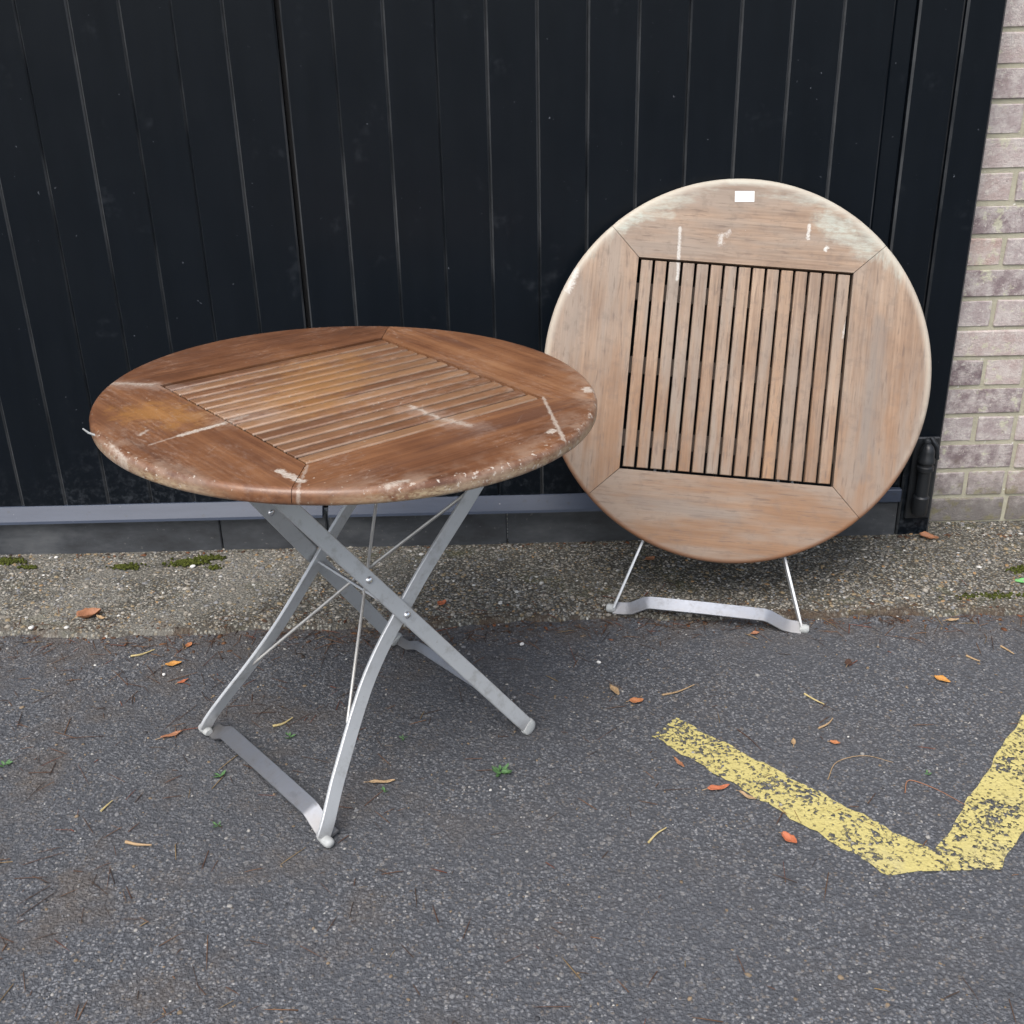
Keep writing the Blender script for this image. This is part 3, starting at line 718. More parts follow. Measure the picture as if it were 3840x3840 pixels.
def leaf_gate(name, x0, x1, n, label, back=False):
    root = empty(name, ((x0 + x1) / 2, GATE_Y, 0.0))
    for i in range(n):
        o = bpy.data.objects.new('plank', plank_me); COL.objects.link(o); o.parent = root
        xx = x0 + PIT * (i + 0.5)
        o.location = (xx - root.location.x, random.uniform(-0.0012, 0.0012), 0)
        o.rotation_euler = (random.uniform(-0.0008, 0.0008), 0, random.uniform(-0.006, 0.006))
    # sloping weather rail at the foot
    sec = [(-0.004, 0.149), (-0.0290, 0.116), (-0.0305, 0.109), (-0.024, 0.1075), (0.012, 0.1075), (0.012, 0.149)]
    rings = [[(x - root.location.x, y, z) for y, z in sec] for x in np.linspace(x0 + 0.002, x1 - 0.002, 12)]
    MB().loft([[Vector(v) for v in r] for r in rings]).build('bottom_rail', M['rail'], root)
    MB().box(x0 - root.location.x - (0.05 if back else -0.05), x1 - root.location.x - (0.003 if back else 0.08), 0.026, 0.045, 0.112, TOP - 0.01).build('light_stop_board', M['void'], root)  # unseen dark backing, added to stop daylight showing through the gaps
    tag(root, label, 'gate', 'leaves of the black boarded gate')
    return root
GAP = -0.498
leaf_gate('gate_leaf', GAP - 0.006 - 24 * PIT, GAP - 0.006, 24, 'black boarded gate leaf behind the standing table, left of the dark gap')
leaf_gate('gate_leaf', GAP + 0.006, GAP + 0.006 + 12 * PIT + 0.0, 12, 'black boarded gate leaf behind the leaning table, right of the dark gap', True)
XR = GAP + 0.006 + 12 * PIT     # hinge side

# weathered board course under the leaves
kb = empty('kickboard', (-0.3, GATE_Y, 0))
for xa, xb, dy in ((-3.25, -1.70, 0.0), (-1.697, -0.79, 0.002), (-0.787, -0.502, 0.0), (-0.494, -0.015, 0.001), (-0.012, 1.040, 0.0)):
    o = MB().box(xa + 0.3, xb + 0.3, -0.006 + dy, 0.03, -0.02, 0.1035, 0.003).build('board', M['kick'], kb)
tag(kb, 'dark grey weathered kickboard along the ground under the black gate', 'board')

# post between gate and bricks
gp = empty('gate_post', (1.02, GATE_Y, 0))
def gpbox(nm, xa, xb, ya, yb, za, zb, m, ch=0.003): return MB().box(xa - 1.02, xb - 1.02, ya, yb, za, zb, ch).build(nm, m, gp)
gpbox('stile', XR + 0.002, 0.936, 0.010, 0.04, 0.02, TOP, M['black'], 0.004)
def gpplank(nm, xa, xb, y, za, zb, th):
    pm_, mi_ = plank_mesh(xb - xa, za, zb, th, 0.005); pm_.m = mi_
    o = pm_.build(nm, [M['black'], M['groove']], gp, fix=False); o.location = ((xa + xb) / 2 - 1.02, y, 0)
gpplank('face_board', 0.938, 1.041, 0.001, 0.108, TOP, 0.05)
gpplank('post', 1.043, 1.131, -0.006, 0.0, TOP, 0.09)
gpbox('rail_end', XR + 0.003, 1.041, -0.020, -0.0002, 0.109, 0.147, M['rail'], 0.003)
tag(gp, 'black painted timber gate post beside the brick wall', 'post')

# hinge at the foot of the post
hg = empty('gate_hinge', (1.085, GATE_Y - 0.04, 0.06))
MB().lathe([(0.0, 0.025), (0.018, 0.025), (0.021, 0.03), (0.021, 0.075), (0.0165, 0.079), (0.0165, 0.15), (0.022, 0.153), (0.022, 0.163), (0.018, 0.166), (0.018, 0.172), (0.022, 0.175), (0.022, 0.185), (0.019, 0.19), (0.019, 0.205), (0.015, 0.217), (0.008, 0.225), (0.0, 0.227)], (0, 0, 0), k=24).build('barrel', M['iron'], hg, smooth=40)
MB().box(-0.028, 0.038, 0.021, 0.0335, 0.0, 0.235, 0.003).build('back_plate', M['iron'], hg)
MB().lathe([(0.013, 0), (0.013, 0.004), (0.009, 0.010), (0.0, 0.0125)], (0.004, 0.021, 0.262 - 0.04), (0, -1, 0), 14).build('bolt', M['iron'], hg, smooth=40)
MB().box(-0.012, 0.012, -0.012, 0.024, 0.03, 0.07, 0.003).build('bracket', M['iron'], hg)
MB().tube([(0.012, 0.016, 0.238), (0.024, 0.004, 0.214), (0.030, 0.006, 0.18)], [0.006, 0.007, 0.006], 8).build('strap', M['iron'], hg, smooth=40)
hg.parent = gp; hg.location = Vector(hg.location) - Vector(gp.location)
hg['label'] = 'black iron hinge at the foot of the post'

# ------------------------------------------------------------------ brick wall (English bond, courses 0.0793)
BY = 2.885; BX = 1.134
bw = empty('brick_wall', (BX + 0.6, BY, 0))
CO = 0.0793
brick_cache = {}
def brick_mesh(L, var):
    key = (round(L, 4), var)
    if key in brick_cache: return brick_cache[key]
    rnd = random.Random(hash(key) & 0xffff)
    import bmesh
    bm = bmesh.new(); bmesh.ops.create_cube(bm, size=1)
    for v in bm.verts: v.co = Vector((v.co.x * L, v.co.y * 0.06, v.co.z * (CO - 0.0105)))
    bmesh.ops.bevel(bm, geom=bm.edges[:], offset=0.0028, segments=1, affect='EDGES', profile=0.5)
    for v in bm.verts: v.co += Vector((rnd.uniform(-1, 1), rnd.uniform(-1, 1), rnd.uniform(-1, 1))) * 0.0014
    me = bpy.data.meshes.new('brick'); bm.to_mesh(me); bm.free()
    me.materials.append(M['brick']); brick_cache[key] = me
    return me
XEND = 2.55
for c in range(24):
    z = (c + 0.5) * CO + 0.0045
    head = (c % 2 == 1)                    # courses counted up from the ground: stretchers first
    x = BX
    k = 0
    while x < XEND - 0.05:
        L = 0.107 if head else 0.226
        if (not head) and k == 0 and c % 4 == 2: L = 0.226
        L = min(L, XEND - x)
        o = bpy.data.objects.new('brick', brick_mesh(L - 0.0105, random.randint(0, 3))); COL.objects.link(o)
        o.parent = bw
        o.location = (x + L / 2 - bw.location.x, 0.03 + random.uniform(-0.0018, 0.0018), z + random.uniform(-0.001, 0.001))
        o.rotation_euler = (0, random.uniform(-0.006, 0.006), random.uniform(-0.006, 0.006))
        x += L; k += 1
MB().box(BX - bw.location.x + 0.001, XEND - bw.location.x, 0.0035, 0.20, -0.02, 24 * CO).build('mortar', M['mortar'], bw)
tag(bw, 'weathered purple-grey brick wall with pale mortar right of the gate', 'wall')

# ------------------------------------------------------------------ round table tops
RAD = 0.4535; SQ = 0.2505; TH = 0.028
def rim_segment(k):
    """one of the four mitred rim boards, facing +X before turning by k*90 degrees"""
    gap = 0.0005
    prof = [(0.0, 0.0), (0.0, None)]
    NA, NR = 36, 7
    cols_ = []
    for i in range(NA + 1):
        a = R(-45) + R(90) * i / NA
        # inner point on the square side, outer on the circle
        inn = Vector((SQ + 0.0002, math.tan(a) * SQ))
        d = Vector((math.cos(a), math.sin(a)))
        ring = []
        for j in range(NR):
            t = j / (NR - 1)
            P = inn.lerp(d * (RAD - 0.012), t)
            ring.append((P.x, P.y, 0.0))
        for b in range(1, 7):                       # rounded upper edge
            th = R(15 * b); rr_ = RAD - 0.012 + 0.012 * math.sin(th)
            ring.append((d.x * rr_, d.y * rr_, -0.012 + 0.012 * math.cos(th)))
        for b in range(0, 5):                       # rounded lower edge
            th = R(22.5 * b); rr_ = RAD - 0.008 + 0.008 * math.cos(th)
            ring.append((d.x * rr_, d.y * rr_, -TH + 0.008 - 0.008 * math.sin(th)))
        ring.append((inn.x, inn.y, -TH))
        # pull mitre faces in by the joint
        cols_.append([Vector(v) for v in ring])
    n_ = len(cols_[0])
    sh = []
    for i, rg in enumerate(cols_):
        for v in rg:
            if i == 0: v.y += gap * 1.4
            if i == NA: v.y -= gap * 1.4
    rot = Matrix.Rotation(R(90) * k, 3, 'Z')
    mb = MB(); mb.loft([[rot @ v for v in rg] for rg in cols_])
    return mb

def make_top(root, W, mat_x, mat_y, mat_slat, slat_axis, under, gapw, round_):
    """rim boards, slats and under-battens as parts; slats run along slat_axis of the top's own frame"""
    for k in range(4):
        # k even: segment on +-X side, grain along Y
        o = rim_segment(k).build('rim_board', mat_y if k % 2 == 0 else mat_x, None, smooth=35)
        put(o, W, root)
    inset = 0.0042
    pit = 2 * (SQ - inset) / 15
    for i in range(15):
        c0 = -(SQ - inset) + pit * (i + 0.5)
        hw = pit / 2 - gapw / 2 
        e = SQ - 0.0058
        sec = []
        for b in range(4):
            th = R(90 - 30 * b); sec.append((hw - round_ + round_ * math.cos(th), -round_ + round_ * math.sin(th)))
        sec = [(-a, z) for a, z in sec[::-1]] + sec + [(hw, -0.022), (-hw, -0.022)]
        rings = []
        for t in (-e, -e + 0.0012, e - 0.0012, e):
            sh = 0.0012 if abs(t) == e else 0.0
            if slat_axis == 'X': rings.append([Vector((t, c0 + a, z - 0.0008 - (sh if z > -0.01 else 0))) for a, z in sec])
            else: rings.append([Vector((c0 + a, t, z - 0.0008 - (sh if z > -0.01 else 0))) for a, z in sec])
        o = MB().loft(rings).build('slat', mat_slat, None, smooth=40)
        put(o, W, root)
    for s_ in (-0.175, 0.0, 0.175):
        mb = MB()
        if slat_axis == 'X': mb.box(s_ - 0.02, s_ + 0.02, -0.30, 0.30, -TH - 0.018, -0.0235, 0.002)
        else: mb.box(-0.30, 0.30, s_ - 0.02, s_ + 0.02, -TH - 0.018, -0.0235, 0.002)
        # battens sit in a rebate under the slats: keep them below the rim boards
        o = mb.build('batten', under, None)
        for v in o.data.vertices:
            if v.co.z > -0.026 and (abs(v.co.y if slat_axis == 'X' else v.co.x) > SQ - 0.002): v.co.z = -TH - 0.0005
        put(o, W, root)

# ---- standing table
TC = Vector((-0.2921, 2.0175, 0.0)); PH = 0.7104
E1 = Vector((math.cos(PH), math.sin(PH), 0)); E2 = Vector((-E1.y, E1.x, 0))
TX, TY, ZT = -0.0331, -0.0209, 0.74
st = empty('folding_table', TC)
xa = (E1 + Vector((0, 0, TX * E1.x + TY * E1.y))).normalized()
ya = (E2 + Vector((0, 0, TX * E2.x + TY * E2.y))); za = xa.cross(ya).normalized(); ya = za.cross(xa)
WT = Matrix((xa, ya, za)).transposed().to_4x4(); WT.translation = TC + Vector((0, 0, ZT))
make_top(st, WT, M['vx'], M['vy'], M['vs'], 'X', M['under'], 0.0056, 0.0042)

OY = -0.0086
def L3(s, o, z): return E1 * s + E2 * (o + OY) + Vector((0, 0, z))     # local to the table's base empty
def leg_axis(sign):   # across-direction of the inward leaning leg plane
    return (E2 * 1.0 + Vector((0, 0, 0.227 * sign))).normalized()

def add_rivet(P, d, parent, r=0.0075):
    return MB().lathe([(r, 0.0), (r, 0.0012), (r * 0.86, 0.0035), (r * 0.5, 0.0052), (0.0, 0.0058)], P, d, 16).build('rivet', M['rivet'], parent, smooth=50)

for sg in (-1, 1):
    # straight outer leg
    foot = Vector((0.213, sg * 0.2265, 0.012)); piv = Vector((-0.023, sg * 0.150, 0.347))
    d = piv - foot
    pts = [L3(*(foot + d * t)) for t in (0.0, 0.02, 0.5, 1.0, 1.5, 2.0, 2.02)]
    outw = E2 * sg * 0.0052
    lg = MB().sweep([p + outw for p in pts], leg_axis(sg), 0.031, 0.0075, 0.0015).build('straight_leg', M['metal'], st, smooth=30)
    nrm = leg_axis(sg) * sg
    for t in ((1.0, 1.27) if sg < 0 else (1.0, 1.46)):
        for s2_ in ((1,) if sg < 0 else (1, -1)):
            add_rivet(L3(*(foot + d * t)) + outw + nrm * s2_ * 0.0037, nrm * s2_, lg)
    # plastic end cap, rounded
    e0 = pts[0] + outw; dd = (pts[2] - pts[0]).normalized()
    cp = MB()
    rings = []
    for t, k in ((-0.010, 0.5), (-0.007, 0.8), (0.0, 1.03), (0.012, 1.03), (0.013, 0.98)):
        a_ = dd.cross(leg_axis(sg)).normalized(); b_ = leg_axis(sg)
        q = e0 + dd * t
        sec = []
        for i in range(12):
            an = 2 * math.pi * i / 12
            ex = math.copysign(abs(math.cos(an)) ** 0.6, math.cos(an)); ey = math.copysign(abs(math.sin(an)) ** 0.6, math.sin(an))
            pnt = q + a_ * ex * 0.0172 * k + b_ * ey * 0.0062 * k
            pnt.z = max(pnt.z, 0.0015)
            sec.append(pnt)
        rings.append(sec)
    cp.loft(rings).build('foot_cap', M['cap'], lg, smooth=50)
    # arched inner leg
    P = [(-0.287, .2245, 0.014), (-0.270, .2195, 0.040), (-0.234, .200, 0.090), (-0.194, .181, 0.140), (-0.155, .164, 0.190), (-0.116, .151, 0.240), (-0.075, .1445, 0.290), (-0.031, .1425, 0.340), (0.012, .1425, 0.390), (0.060, .142, 0.440), (0.155, .140, 0.530), (0.30, .136, 0.672)]
    path = crom([L3(a, sg * b, c) for a, b, c in P], 4)
    la = MB().sweep(path, leg_axis(sg), 0.029, 0.0075, 0.0015).build('arched_leg', M['metal'], st, smooth=30)
    # rounded plastic foot under the arched leg
    fp = L3(-0.284, sg * 0.2265, 0.0)
    outd = E2 * sg
    MB().lathe([(0.0, -0.016), (0.008, -0.0155), (0.0100, -0.012), (0.0108, 0.010), (0.0098, 0.016), (0.007, 0.0195), (0.0, 0.0205)], fp + Vector((0, 0, 0.0115)), outd, 16).build('foot_cap', M['cap'], la, smooth=45)
    for v in [c_ for c_ in la.children][-1].data.vertices: v.co.z = 0.0006 + (v.co.z - 0.0006) * 0.82
    if sg < 0: archF = path
    else: archR = path

def foot_bar(s, hw, name, up=0.024, w=0.034):
    # flat strip, raised between the feet with a Z-bend at either end
    Y = [-hw, -hw + 0.022, -hw + 0.030, -hw + 0.062, -hw + 0.072, 0, hw - 0.072, hw - 0.062, hw - 0.030, hw - 0.022, hw]
    Z = [0.007, 0.008, 0.010, up + 0.005, up + 0.008, up + 0.009, up + 0.008, up + 0.005, 0.010, 0.008, 0.007]
    sideax = E1 * 0.93 + Vector((0, 0, 0.36))
    nrm_ = Vector((0, 0, 1)) * 0.93 - E1 * 0.36
    return MB().sweep([L3(s, y, z) for y, z in zip(Y, Z)], nrm_, w, 0.005, 0.001).build(name, M['bar'], st, smooth=25)
foot_bar(-0.270, 0.226, 'foot_bar')
fb = MB()
Y = [-0.222, -0.19, -0.155, -0.12, 0.12, 0.155, 0.19, 0.222]; Z = [0.012, 0.013, 0.030, 0.032, 0.032, 0.030, 0.013, 0.012]
fb.sweep([L3(0.214, y, z + 0.004) for y, z in zip(Y, Z)], Vector((0, 0, 0.62)) - E1 * 0.78, 0.022, 0.005, 0.001).build('foot_bar', M['bar'], st, smooth=25)
# rear foot seen behind the front arched leg
# stretchers at the pivots
MB().sweep([L3(-0.018, -0.142, 0.338), L3(-0.018, 0.0, 0.338), L3(-0.018, 0.142, 0.338)], Vector((0, 0, 1)) * 0.75 + E1 * 0.66, 0.026, 0.005, 0.001).build('stretcher', M['metal'], st)
MB().sweep([L3(-0.232, -0.088, 0.655), L3(-0.232, 0.088, 0.655)], Vector((0, 0, 1)), 0.026, 0.005, 0.001).build('stretcher', M['metal'], st)
# thin crossed brace rods of the arched frame
def rod(A, B, bend):
    A, B = Vector(A), Vector(B); mid = (A + B) / 2 + Vector(bend)
    dirn = (B - A).normalized()
    MB().tube([A, A + dirn * 0.02, A.lerp(mid, 0.9), mid, mid.lerp(B, 0.1), B - dirn * 0.02, B], 0.0033, 8).build('brace_rod', M['rod'], st, smooth=50)
a1 = L3(-0.176, -0.163, 0.180); b1 = L3(0.143, 0.130, 0.535)
a2 = L3(-0.186, 0.178, 0.148); b2 = L3(0.150, -0.134, 0.535)
rod(a1, b1, (0, 0, 0)); rod(a2, b2, (0.0, 0.008, 0.004))
# runners under the top that carry the leg ends
for sg in (-1, 1):
    MB().box(-0.30, 0.33, sg * 0.115 - 0.012, sg * 0.115 + 0.012, -TH - 0.046, -TH - 0.0185, 0.002).build('runner', M['metal'], None)
    o = bpy.data.objects['runner' if sg < 0 else 'runner.001']; put(o, WT, st)
# white splinter standing off the left rim
o = MB().tube([(-0.440, 0.095, -0.008), (-0.450, 0.100, -0.002), (-0.457, 0.104, 0.006)], [0.0022, 0.0018, 0.0012], 6).build('splinter', M['cap'], None); put(o, WT, st)
tag(st, 'brown varnished round slatted folding table standing open on crossed grey metal legs', 'table', 'round wooden folding tables')

# ---- leaning table (folded)
LC = Vector((0.53365, 2.606, 0.55745))
S1 = Vector((0.99093, -0.11430, -0.07072)); S2 = Vector((0.11130, 0.40281, 0.90849)); NN = S1.cross(S2).normalized()
WL = Matrix((S1.normalized(), S2.normalized(), NN)).transposed().to_4x4(); WL.translation = LC
lt = empty('folding_table', (0.456, 2.41, 0.0))
make_top(lt, WL, M['wx'], M['wy'], M['ws'], 'Y', M['underw'], 0.0062, 0.0022)
def LB(mb, nm, m, smooth=None):
    o = mb.build(nm, m, None, smooth=smooth); put(o, WL, lt); return o
# folded arched legs with foot bar
for sg, (fx, fy, fz) in ((-1, (-0.2335, -0.588, -0.046)), (1, (0.209, -0.588, 0.000))):
    hx = -0.176 if sg < 0 else 0.157
    P = [(fx, fy, fz), ((fx + hx) / 2, (fy - 0.415) / 2, (fz - 0.050) / 2), (hx, -0.415, -0.050), (sg * 0.164, -0.36, -0.058), (sg * 0.164, 0.0, -0.062), (sg * 0.164, 0.25, -0.056)]
    lg = LB(MB().sweep(P, (1, 0, 0), 0.027 if sg < 0 else 0.020, 0.0060, 0.001), 'leg', M['metal'], 30)
    cpm = MB().lathe([(0.0, -0.012), (0.008, -0.011), (0.011, -0.006), (0.011, 0.006), (0.008, 0.011), (0.0, 0.012)], (fx + sg * 0.006, fy - 0.001, fz), (1, 0, 0), 14)
    o = cpm.build('foot_cap', M['cap'], lg, smooth=45)
    # straight legs folded flat behind the top
    LB(MB().sweep([(sg * 0.131, -0.36, -0.064), (sg * 0.131, 0.0, -0.070), (sg * 0.131, 0.30, -0.062)], (1, 0, 0), 0.024, 0.0065, 0.001), 'leg', M['metal'], 30)
A = Vector((-0.2335, -0.588, -0.046)); B = Vector((0.209, -0.588, 0.0))
dx = (B - A)
wv = WL.to_3x3().inverted()
upv = (wv @ Vector((0, 0.0, 1))).normalized()
facen = (wv @ Vector((-0.1, -0.62, 0.78))).normalized()
pts = []
for t, h in ((0.0, 0.0), (0.06, 0.001), (0.10, 0.004), (0.17, 0.022), (0.20, 0.025), (0.5, 0.026), (0.80, 0.025), (0.83, 0.022), (0.91, 0.004), (0.95, 0.001), (1.0, 0.0)):
    pts.append(A + dx * t + upv * h)
LB(MB().sweep(pts, facen, 0.032, 0.005, 0.001), 'foot_bar', M['bar'], 25)
LB(MB().sweep([(-0.16, -0.175, -0.053), (0.16, -0.175, -0.053)], (0, 0, 1), 0.026, 0.005, 0.001), 'stretcher', M['metal'])
# paper sticker near the upper rim
so = MB().box(-0.0225, 0.0225, -0.0125, 0.0125, 0.0, 0.0004).build('sticker', M['sticker'], None)
put(so, WL @ Matrix.Translation((-0.017, 0.409, 0.0004)) @ Matrix.Rotation(R(4.0), 4, 'Z'), lt)
so['label'] = 'small white paper sticker with faint illegible print'
tag(lt, 'pale weathered round slatted table folded up and leaning against the gate', 'table', 'round wooden folding tables')

# ------------------------------------------------------------------ leaves, twigs, weeds, stones
LEAFM = dict(brown=mat_leaf('leaf_brown', (0.20, 0.085, 0.045), (0.36, 0.17, 0.09)), orange=mat_leaf('leaf_orange', (0.30, 0.11, 0.045), (0.44, 0.19, 0.08)),
             amber=mat_leaf('leaf_amber', (0.38, 0.17, 0.04), (0.52, 0.26, 0.07)), red=mat_leaf('leaf_red', (0.30, 0.085, 0.04), (0.44, 0.15, 0.07)),
             dark=mat_leaf('leaf_dark', (0.045, 0.024, 0.018), (0.08, 0.045, 0.03)), green=mat_leaf('leaf_green', (0.10, 0.30, 0.09), (0.20, 0.45, 0.17)),
             straw=mat_leaf('straw', (0.34, 0.26, 0.11), (0.52, 0.43, 0.22)), tan=mat_leaf('tan', (0.26, 0.17, 0.09), (0.40, 0.28, 0.16)), weed=mat_leaf('weed_green', (0.045, 0.105, 0.038), (0.095, 0.19, 0.07)))
def zg(x, y): return strip_z(x, y) + 0.001 if y > SEAM + 0.012 else 0.0018
def leaf_mb(L, Wd, curl, fold, seed, jag=0.12):
    rnd = random.Random(seed); NX, NY = 10, 6
    vs = []; fs = []
    tw = rnd.uniform(-0.5, 0.5)
    for i in range(NX + 1):
        t = i / NX
        prof = (math.sin(math.pi * min(1, t * 0.94 + 0.04)) ** 0.75) * (1 - 0.25 * t)
        jl = 1 + rnd.uniform(-jag, jag); jr = 1 + rnd.uniform(-jag, jag)
        for j in range(NY + 1):
            u = j / NY * 2 - 1
            w = Wd / 2 * prof * (jl if u < 0 else jr)
            z = abs(u) ** 1.5 * w * fold + curl * L * ((t - 0.5) ** 2) * 1.6 + tw * u * w * (t - 0.5)
            z += 0.03 * L * math.sin(t * 9 + u * 4 + seed)
            vs.append([(t - 0.5) * L, u * w, z])
    zm = min(v[2] for v in vs)
    for v in vs: v[2] -= zm
    for i in range(NX):
        for j in range(NY):
            a = i * (NY + 1) + j; fs.append((a, a + 1, a + NY + 2, a + NY + 1))
    return MB().add(vs, fs)
def leaf(x, y, ang, L, Wd, mat, label, curl=0.35, fold=0.5, seed=1, tilt=0.0, stem=True):
    o = leaf_mb(L, Wd, curl, fold, seed).build('fallen_leaf', LEAFM[mat], None, smooth=70)
    md = o.modifiers.new('thick', 'SOLIDIFY'); md.thickness = 0.0006; md.offset = 0
    o.location = (x, y, zg(x, y)); o.rotation_euler = (tilt, 0, ang)
    tag(o, label, 'leaf', 'fallen leaves on the ground')
    if stem:
        zz = [v.co.z for v in o.data.vertices if v.co.x < -L * 0.44]
        z0 = min(zz)
        MB().tube([(-L * 0.42, 0, z0 + 0.0006), (-L * 0.58, L * 0.02, z0 * 0.6 + 0.0006), (-L * 0.74, L * 0.06, 0.0008)], 0.0006, 5).build('stalk', LEAFM['tan'], o)
    return o
leaf(-1.040, 2.468, 0.5, 0.058, 0.040, 'brown', 'large crumpled brown leaf on the concrete at far left', 0.5, 0.9, 3)
leaf(-1.008, 2.455, 2.6, 0.030, 0.012, 'tan', 'thin pale curled leaf touching the large crumpled brown leaf', 0.5, 0.6, 31, stem=False)
leaf(-0.768, 2.341, 1.3, 0.022, 0.016, 'orange', 'tiny pinkish orange leaf above the oval orange leaf left of the table', 0.4, 0.5, 4)
leaf(-0.784, 2.261, 0.3, 0.036, 0.020, 'amber', 'oval bright orange leaf on the asphalt left of the standing table', 0.25, 0.35, 5)
leaf(-0.745, 2.19, 0.7, 0.026, 0.009, 'red', 'thin rusty leaf scrap below the oval orange leaf', 0.25, 0.35, 55)
leaf(0.215, 2.114, -1.2, 0.040, 0.017, 'tan', 'narrow tan leaf between the two tables beside a small orange leaf', 0.2, 0.5, 6)
leaf(0.258, 2.073, 0.1, 0.030, 0.022, 'orange', 'small orange leaf between the two tables beside a narrow tan leaf', 0.3, 0.4, 7)
leaf(0.384, 1.779, 0.2, 0.044, 0.016, 'red', 'orange red leaf just below the left yellow line', 0.3, 0.5, 8)
leaf(0.435, 1.754, -0.75, 0.036, 0.010, 'tan', 'narrow tan leaf hugging the left yellow line', 0.3, 0.5, 9)
leaf(0.487, 1.632, -0.9, 0.034, 0.022, 'red', 'curled red orange leaf nearest the camera', 0.5, 0.7, 10)
leaf(0.933, 2.126, -0.7, 0.036, 0.022, 'amber', 'folded golden yellow leaf on open asphalt at the right', 0.2, 0.5, 12)
leaf(-0.177, 2.484, 0.9, 0.028, 0.022, 'red', 'rusty red leaf on the concrete behind the standing table legs', 0.6, 0.8, 13)
leaf(1.122, 2.785, -0.6, 0.050, 0.030, 'brown', 'brown leaf on the concrete at the foot of the brick wall', 0.4, 0.7, 14)
leaf(0.748, 2.201, 1.1, 0.026, 0.018, 'dark', 'dark brown withered leaf on the asphalt right of the leaning table foot', 0.3, 0.6, 15)
leaf(1.275, 2.536, 0.2, 0.044, 0.026, 'green', 'bright green leaf on the concrete at the right edge', 0.3, 0.4, 16)
leaf(0.643, 1.913, -0.3, 0.020, 0.013, 'orange', 'tiny orange leaf above the left yellow line', 0.3, 0.5, 17)
leaf(0.560, 1.918, 1.4, 0.022, 0.010, 'tan', 'tiny tan leaf scrap beside the tiny orange leaf above the left yellow line', 0.3, 0.5, 18)
leaf(1.043, 2.374, 0.15, 0.032, 0.012, 'tan', 'slim beige leaf on the asphalt below the brick wall', 0.25, 0.4, 19)
leaf(0.36, 2.70, 0.4, 0.03, 0.02, 'brown', 'brown leaf on the concrete behind the leaning table foot bar', 0.4, 0.6, 20)
leaf(-0.265, 1.822, 0.05, 0.050, 0.010, 'tan', 'long tan leaf sliver right of the front table foot', 0.15, 0.4, 21)
leaf(-0.72, 1.99, 0.5, 0.045, 0.012, 'brown', 'long brown leaf sliver left of the table foot bar', 0.2, 0.5, 22)
leaf(0.32, 1.86, -1.1, 0.034, 0.010, 'brown', 'narrow brown leaf left of the free end of the yellow line', 0.2, 0.5, 23)
leaf(0.565, 2.335, 0.3, 0.022, 0.014, 'brown', 'small brown leaf in front of the leaning table foot bar', 0.3, 0.6, 24)

def twig(pts, r, mat, label):
    c = Vector((pts[0][0], pts[0][1], 0)); c.z = zg(c.x, c.y) + r * 0.5
    P = [Vector((a, b, 0)) - Vector((c.x, c.y, 0)) for a, b in pts]
    P = crom([Vector((p.x, p.y, 0.001 * (i % 2))) for i, p in enumerate(P)], 5)
    n_ = len(P)
    o = MB().tube(P, [r * (1 - 0.6 * i / n_) for i in range(n_)], 6).build('twig', LEAFM[mat], None, smooth=60)
    o.location = c
    tag(o, label, 'twig', 'twigs and stalks on the ground')
twig([(-0.893, 2.299), (-0.868, 2.305), (-0.845, 2.326)], 0.0026, 'straw', 'yellowish stalk on the asphalt left of the standing table')
twig([(-0.513, 2.013), (-0.492, 2.02), (-0.476, 2.042)], 0.0030, 'straw', 'pale yellow stalk between the legs of the standing table')
twig([(0.316, 2.094), (0.352, 2.104), (0.391, 2.130)], 0.0022, 'tan', 'long tan twig right of the small leaves between the tables')
twig([(0.622, 2.086), (0.638, 2.062), (0.655, 2.046)], 0.0022, 'straw', 'short curved straw stalk in the middle of the open asphalt at right')
twig([(0.622, 1.962), (0.645, 1.976), (0.660, 1.996)], 0.0024, 'tan', 'stubby tan twig above the left yellow line')
twig([(-0.795, 1.755), (-0.787, 1.772), (-0.782, 1.785)], 0.0022, 'straw', 'short straw stalk on the asphalt at lower left')
twig([(-0.722, 1.667), (-0.698, 1.658), (-0.672, 1.657)], 0.0034, 'tan', 'thick tan stalk at the lower left front edge')
twig([(0.233, 1.634), (0.25, 1.655), (0.270, 1.672)], 0.0024, 'straw', 'pale straw stalk in front of the left yellow line')
twig([(1.112, 2.256), (1.120, 2.238), (1.129, 2.222)], 0.0026, 'tan', 'small tan twig nearest the right edge')
twig([(1.020, 2.220), (1.030, 2.205), (1.042, 2.196)], 0.0026, 'tan', 'small pinkish tan twig right of the golden leaf')
twig([(0.60, 1.80), (0.63, 1.85), (0.69, 1.87), (0.74, 1.845)], 0.0010, 'tan', 'thin curved twig between the two yellow lines')
twig([(0.735, 1.755), (0.755, 1.79), (0.80, 1.76), (0.835, 1.715)], 0.0011, 'brown', 'thin brown forked twig beside the right yellow line')
twig([(0.455, 1.965), (0.475, 1.93), (0.49, 1.895)], 0.0014, 'dark', 'dark twig lying across the left yellow line')

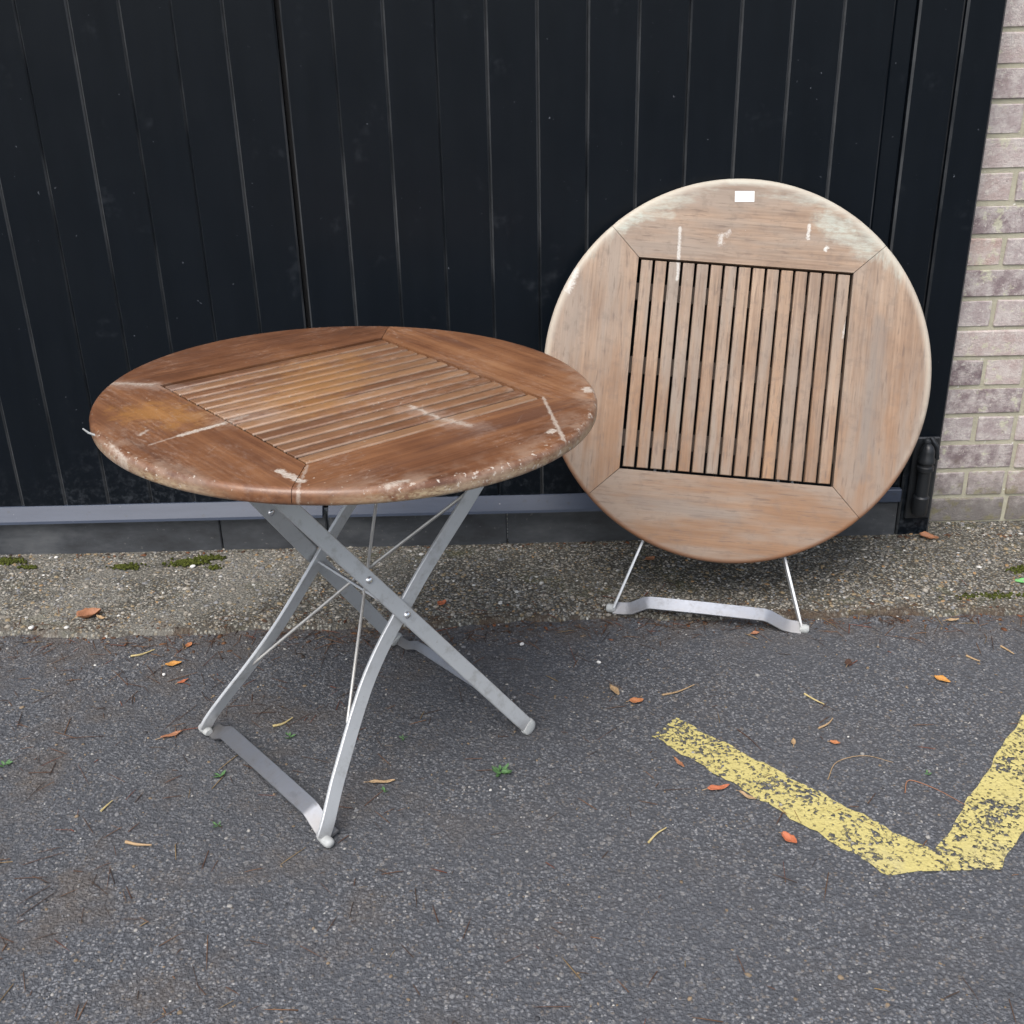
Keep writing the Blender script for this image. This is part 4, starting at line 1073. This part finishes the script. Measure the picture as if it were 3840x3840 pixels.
def weed(x, y, rad, n_, label, seed):
    rnd = random.Random(seed)
    root = empty('weed', (x, y, zg(x, y) - 0.001))
    for i in range(n_):
        a = 2 * math.pi * i / n_ + rnd.uniform(-0.4, 0.4); L = rad * rnd.uniform(0.6, 1.1)
        o = leaf_mb(L, L * rnd.uniform(0.4, 0.6), 0.3, 0.4, seed * 31 + i).build('leaf', LEAFM['weed'], root, smooth=70)
        o.location = (math.cos(a) * L * 0.62, math.sin(a) * L * 0.62, rnd.uniform(0.001, 0.006)); o.rotation_euler = (rnd.uniform(-0.3, 0.3), rnd.uniform(-0.7, -0.1), a)
    tag(root, label, 'weed', 'small weeds growing in the asphalt')
weed(-0.035, 1.845, 0.024, 9, 'largest green weed tuft, on the asphalt right of the table foot', 1)
weed(-0.473, 1.975, 0.013, 5, 'small dull green weed between the standing table legs', 2)
weed(-0.590, 1.854, 0.014, 5, 'small green weed left of the front foot bar', 3)
weed(-0.259, 1.794, 0.011, 4, 'tiny green weed next to a long tan leaf sliver', 4)
weed(-1.034, 1.903, 0.016, 5, 'small green weed at the left edge of the asphalt', 5)
weed(0.795, 1.806, 0.009, 4, 'tiny green weed between the two yellow lines', 6)
weed(-0.563, 1.706, 0.012, 5, 'small green weed left of the front table foot', 7)
weed(-0.235, 1.962, 0.009, 4, 'tiny green weed under the straight front leg', 8)

def stone(x, y, r, label, seed):
    rnd = random.Random(seed)
    V = [Vector(v) for v in ICO_V]
    vs = [Vector((v.x * r * rnd.uniform(0.8, 1.2), v.y * r * rnd.uniform(0.6, 1.0), v.z * r * 0.6)) for v in V]
    o = MB().add(vs, [tuple(f) for f in ICO_F]).build('pebble', M['stone'], None, smooth=60)
    md = o.modifiers.new('round', 'SUBSURF'); md.levels = 1; md.render_levels = 2
    o.location = (x, y, zg(x, y) + r * 0.35); o.rotation_euler = (0, 0, rnd.uniform(0, 3))
    tag(o, label, 'pebble', 'loose pale pebbles')
stone(-0.848, 2.720, 0.010, 'white pebble lying in the dark green moss by the kickboard', 1)
stone(-0.838, 2.757, 0.006, 'small white pebble behind the white pebble in the moss', 6)
stone(-1.166, 2.420, 0.010, 'pale grey pebble at the seam on the far left', 2)
stone(0.016, 2.310, 0.008, 'white pebble on the asphalt just below the seam between the tables', 3)
stone(0.189, 2.226, 0.007, 'white pebble left of the leaning table foot bar', 4)
stone(-0.795, 2.218, 0.006, 'small white pebble below the oval orange leaf', 5)
stone(-1.235, 2.795, 0.007, 'pale pebble against the kickboard at far left', 7)

# ------------------------------------------------------------------ render settings
SC.render.engine = 'CYCLES'
SC.cycles.max_bounces = 5
SC.cycles.diffuse_bounces = 3
SC.cycles.glossy_bounces = 3
SC.cycles.transparent_max_bounces = 6
SC.render.resolution_x = 1024
SC.render.resolution_y = 1024
